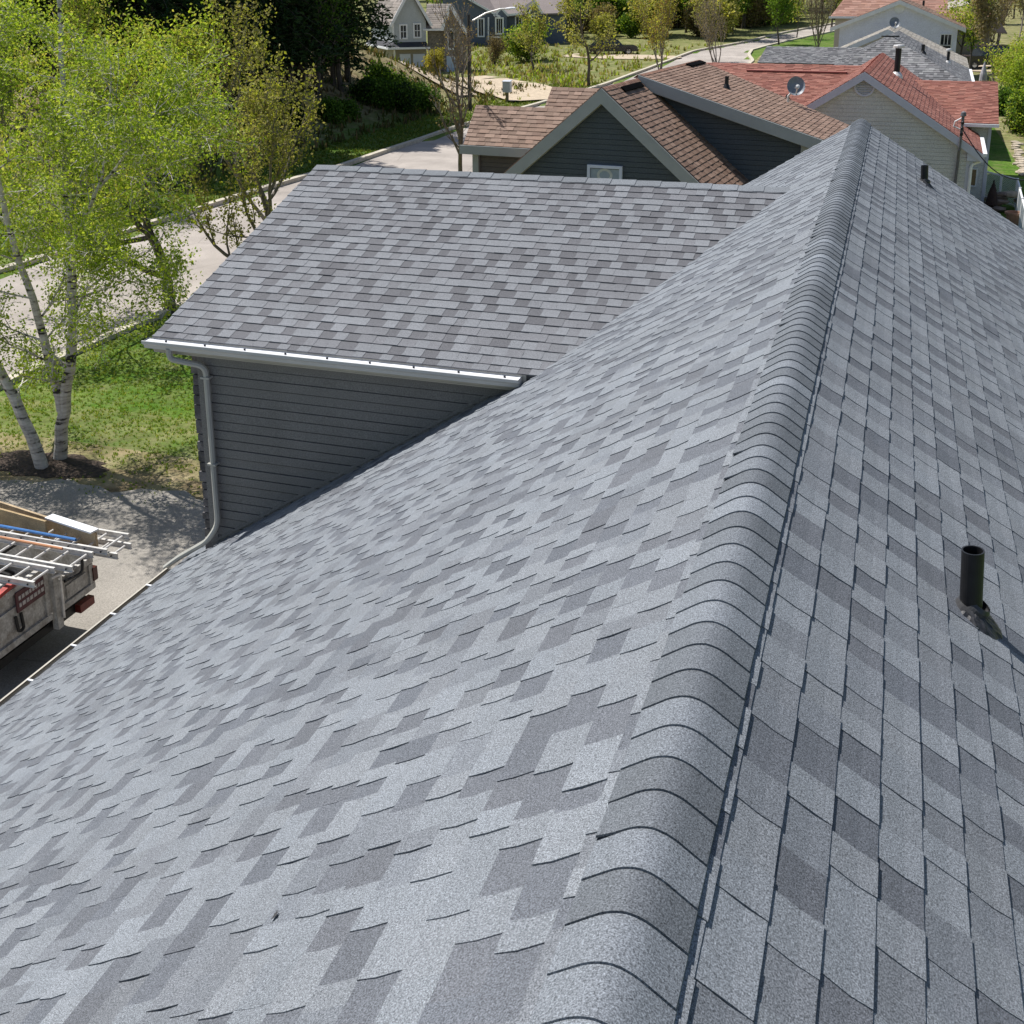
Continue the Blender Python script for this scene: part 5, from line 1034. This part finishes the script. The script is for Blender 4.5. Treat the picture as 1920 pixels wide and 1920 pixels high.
mb = MB(); mb.box((-11.7, 10.75, -6.58), 3.4, .12, .2); mb.box((-11.7, 11.5, -6.58), 3.4, .12, .2); mb.box((XR-.05, 11.12, -6.56), .14, 1.9, .12); mb.build('chassis', MBLACK, tr)
for x in (-11.3, -14.6):
    for y in (10.28, 11.97):
        mb = MB(); mb.lathe((x, y-.13, -6.70), [(.2, 0), (.37, 0), (.39, .05), (.39, .21), (.37, .26), (.2, .26)], 20, (np.array([1., 0, 0]), Z3, np.array([0, 1., 0]))); w_ = mb.build('wheel', MBLACK, tr); mb = MB(); mb.lathe((x, y-.12, -6.70), [(0, 0), (.2, 0), (.2, .24), (0, .24)], 14, (np.array([1., 0, 0]), Z3, np.array([0, 1., 0]))); mb.build('rim', MALU, w_)
pc = [(-13.75, -6.5), (-13.75, -5.2), (-14.9, -5.2), (-15.35, -5.75), (-16.2, -5.9), (-16.25, -6.5)]
mb = MB(); mb.prism([(x, YN+.1, z) for x, z in pc], (0, YF-YN-.2, 0)); mb.build('cab', MDW, tr)
mb = MB(); mb.prism([(-15.0, YN+.22, -5.3), (-15.0, YF-.22, -5.3), (-15.36, YF-.2, -5.73), (-15.36, YN+.2, -5.73)], (-.03, 0, .02)); mb.build('windshield', MGLASS, tr)
for y in (YN+.085, YF-.085): mb = MB(); mb.box((-14.4, y, -5.5), .8, .02, .4); mb.build('window', MGLASS, tr)
mb = MB()
for x in (-10.6, -12.9):
    mb.box((x, (YN+YF)/2, -5.54), .06, YF-YN+.1, .05)
    for y in (YN+.05, YF-.05): mb.box((x, y, -5.58), .05, .05, .1)
mb.build('rack', MBLACK, tr)
def ladder(label, xe, y0, z, wd=.42, L=4.2, tilt=0, yaw=0, ext=0, pit=.28):
    root = thing('extension_ladder', label, 'ladder', (xe-L/2, y0+wd/2, z), 'aluminium ladders lying across the truck'); X = np.array([math.cos(yaw), math.sin(yaw), tilt]); Yv = np.array([-math.sin(yaw), math.cos(yaw), 0]); P0 = np.array([xe, y0, z])
    for s_ in (0, wd):
        mb = MB(); a = P0+Yv*s_; mb.beam(a, a-X*L, .012, .085)
        for dz in (-.037, .037): mb.beam(a+Z3*dz, a-X*L+Z3*dz, .036, .010)
        rl = mb.build('rail', MALU, root)
        mb = MB(); k = .09
        while k < L: c = a-X*k+(Yv*(-.022) if s_ == 0 else Yv*.022); mb.lathe(c, [(0, -.003), (.013, -.003), (.013, .006), (0, .006)], 8, (X, Z3, -Yv)); k += pit
        tag(mb.build('rivets', MBLACK, rl), kind=None)
    k = .09
    while k < L: mb = MB(); a = P0-X*k; mb.tube([a, a+Yv*wd], .017, 8, caps=False); mb.build('rung', MALU, root); k += pit
zl = -5.46
ladder('aluminium ladder nearest the house eave, its end lowest over the tailgate', -9.46, 10.60, zl, .38, 4.0, pit=.29)
ladder('second aluminium ladder from the eave, with wide bare rails', -9.26, 11.08, zl, .41, 4.2, pit=.29)
ladder('aluminium ladder below the blue pole, reaching farthest right over the tailgate', -9.13, 11.62, zl, .47, 4.6, pit=.26)
ladder('narrow aluminium ladder resting on the far one beside the boards', -9.05, 11.72, zl-.10, .30, 4.6, pit=.26)
def pole_(name, label, a, b, r, col): mb = MB(); mb.tube([a, b], r, 8); tag(mb.build(name, plain(name+'_paint', col, .45, .15, 9), loc=a), label, 'pole')
za = zl+.09
pole_('blue_pole', 'blue pole lying on the ladders', np.array(atZ(0, 986, za)), np.array(atZ(142, 1012, za)), .022, (.05, .17, .42)); pole_('orange_pole', 'orange pole lying on the ladders', np.array(atZ(0, 1007, za)), np.array(atZ(117, 1029, za)), .019, (.52, .24, .12))
def board(name, label, pa, pb, z, h, col, topc=None):
    A, Bq = np.array(atZ(*pa, z)), np.array(atZ(*pb, z)); A = Bq+(A-Bq)*2.2; mb = MB(); up = Z3; Yv = un(np.cross(Bq-A, Z3)); mb.prism([A, Bq, Bq-Z3*h, A-Z3*h], -Yv*.035, mi=0)
    tag(mb.build(name, plain(name+'_wood', col, .8, .25, 5, fine=70), loc=Bq), label, 'board')
board('plywood_board', 'tan plywood sheet standing on edge along the far side of the truck', (0, 955), (84, 978), -5.22, .42, (.36, .26, .14)); board('white_board', 'short plank with a white-edged top at the rear end of the plywood', (92, 972), (178, 1000), -5.30, .32, (.42, .32, .2))
A, Bq = np.array(atZ(92, 972, -5.29)), np.array(atZ(178, 1000, -5.29)); mb = MB(); mb.beam(A+Z3*.03, Bq+Z3*.03, .14, .025); tag(mb.build('white_plank', MWHITE, loc=A), 'white plank lying on the plywood edges at the rear of the truck', 'board')
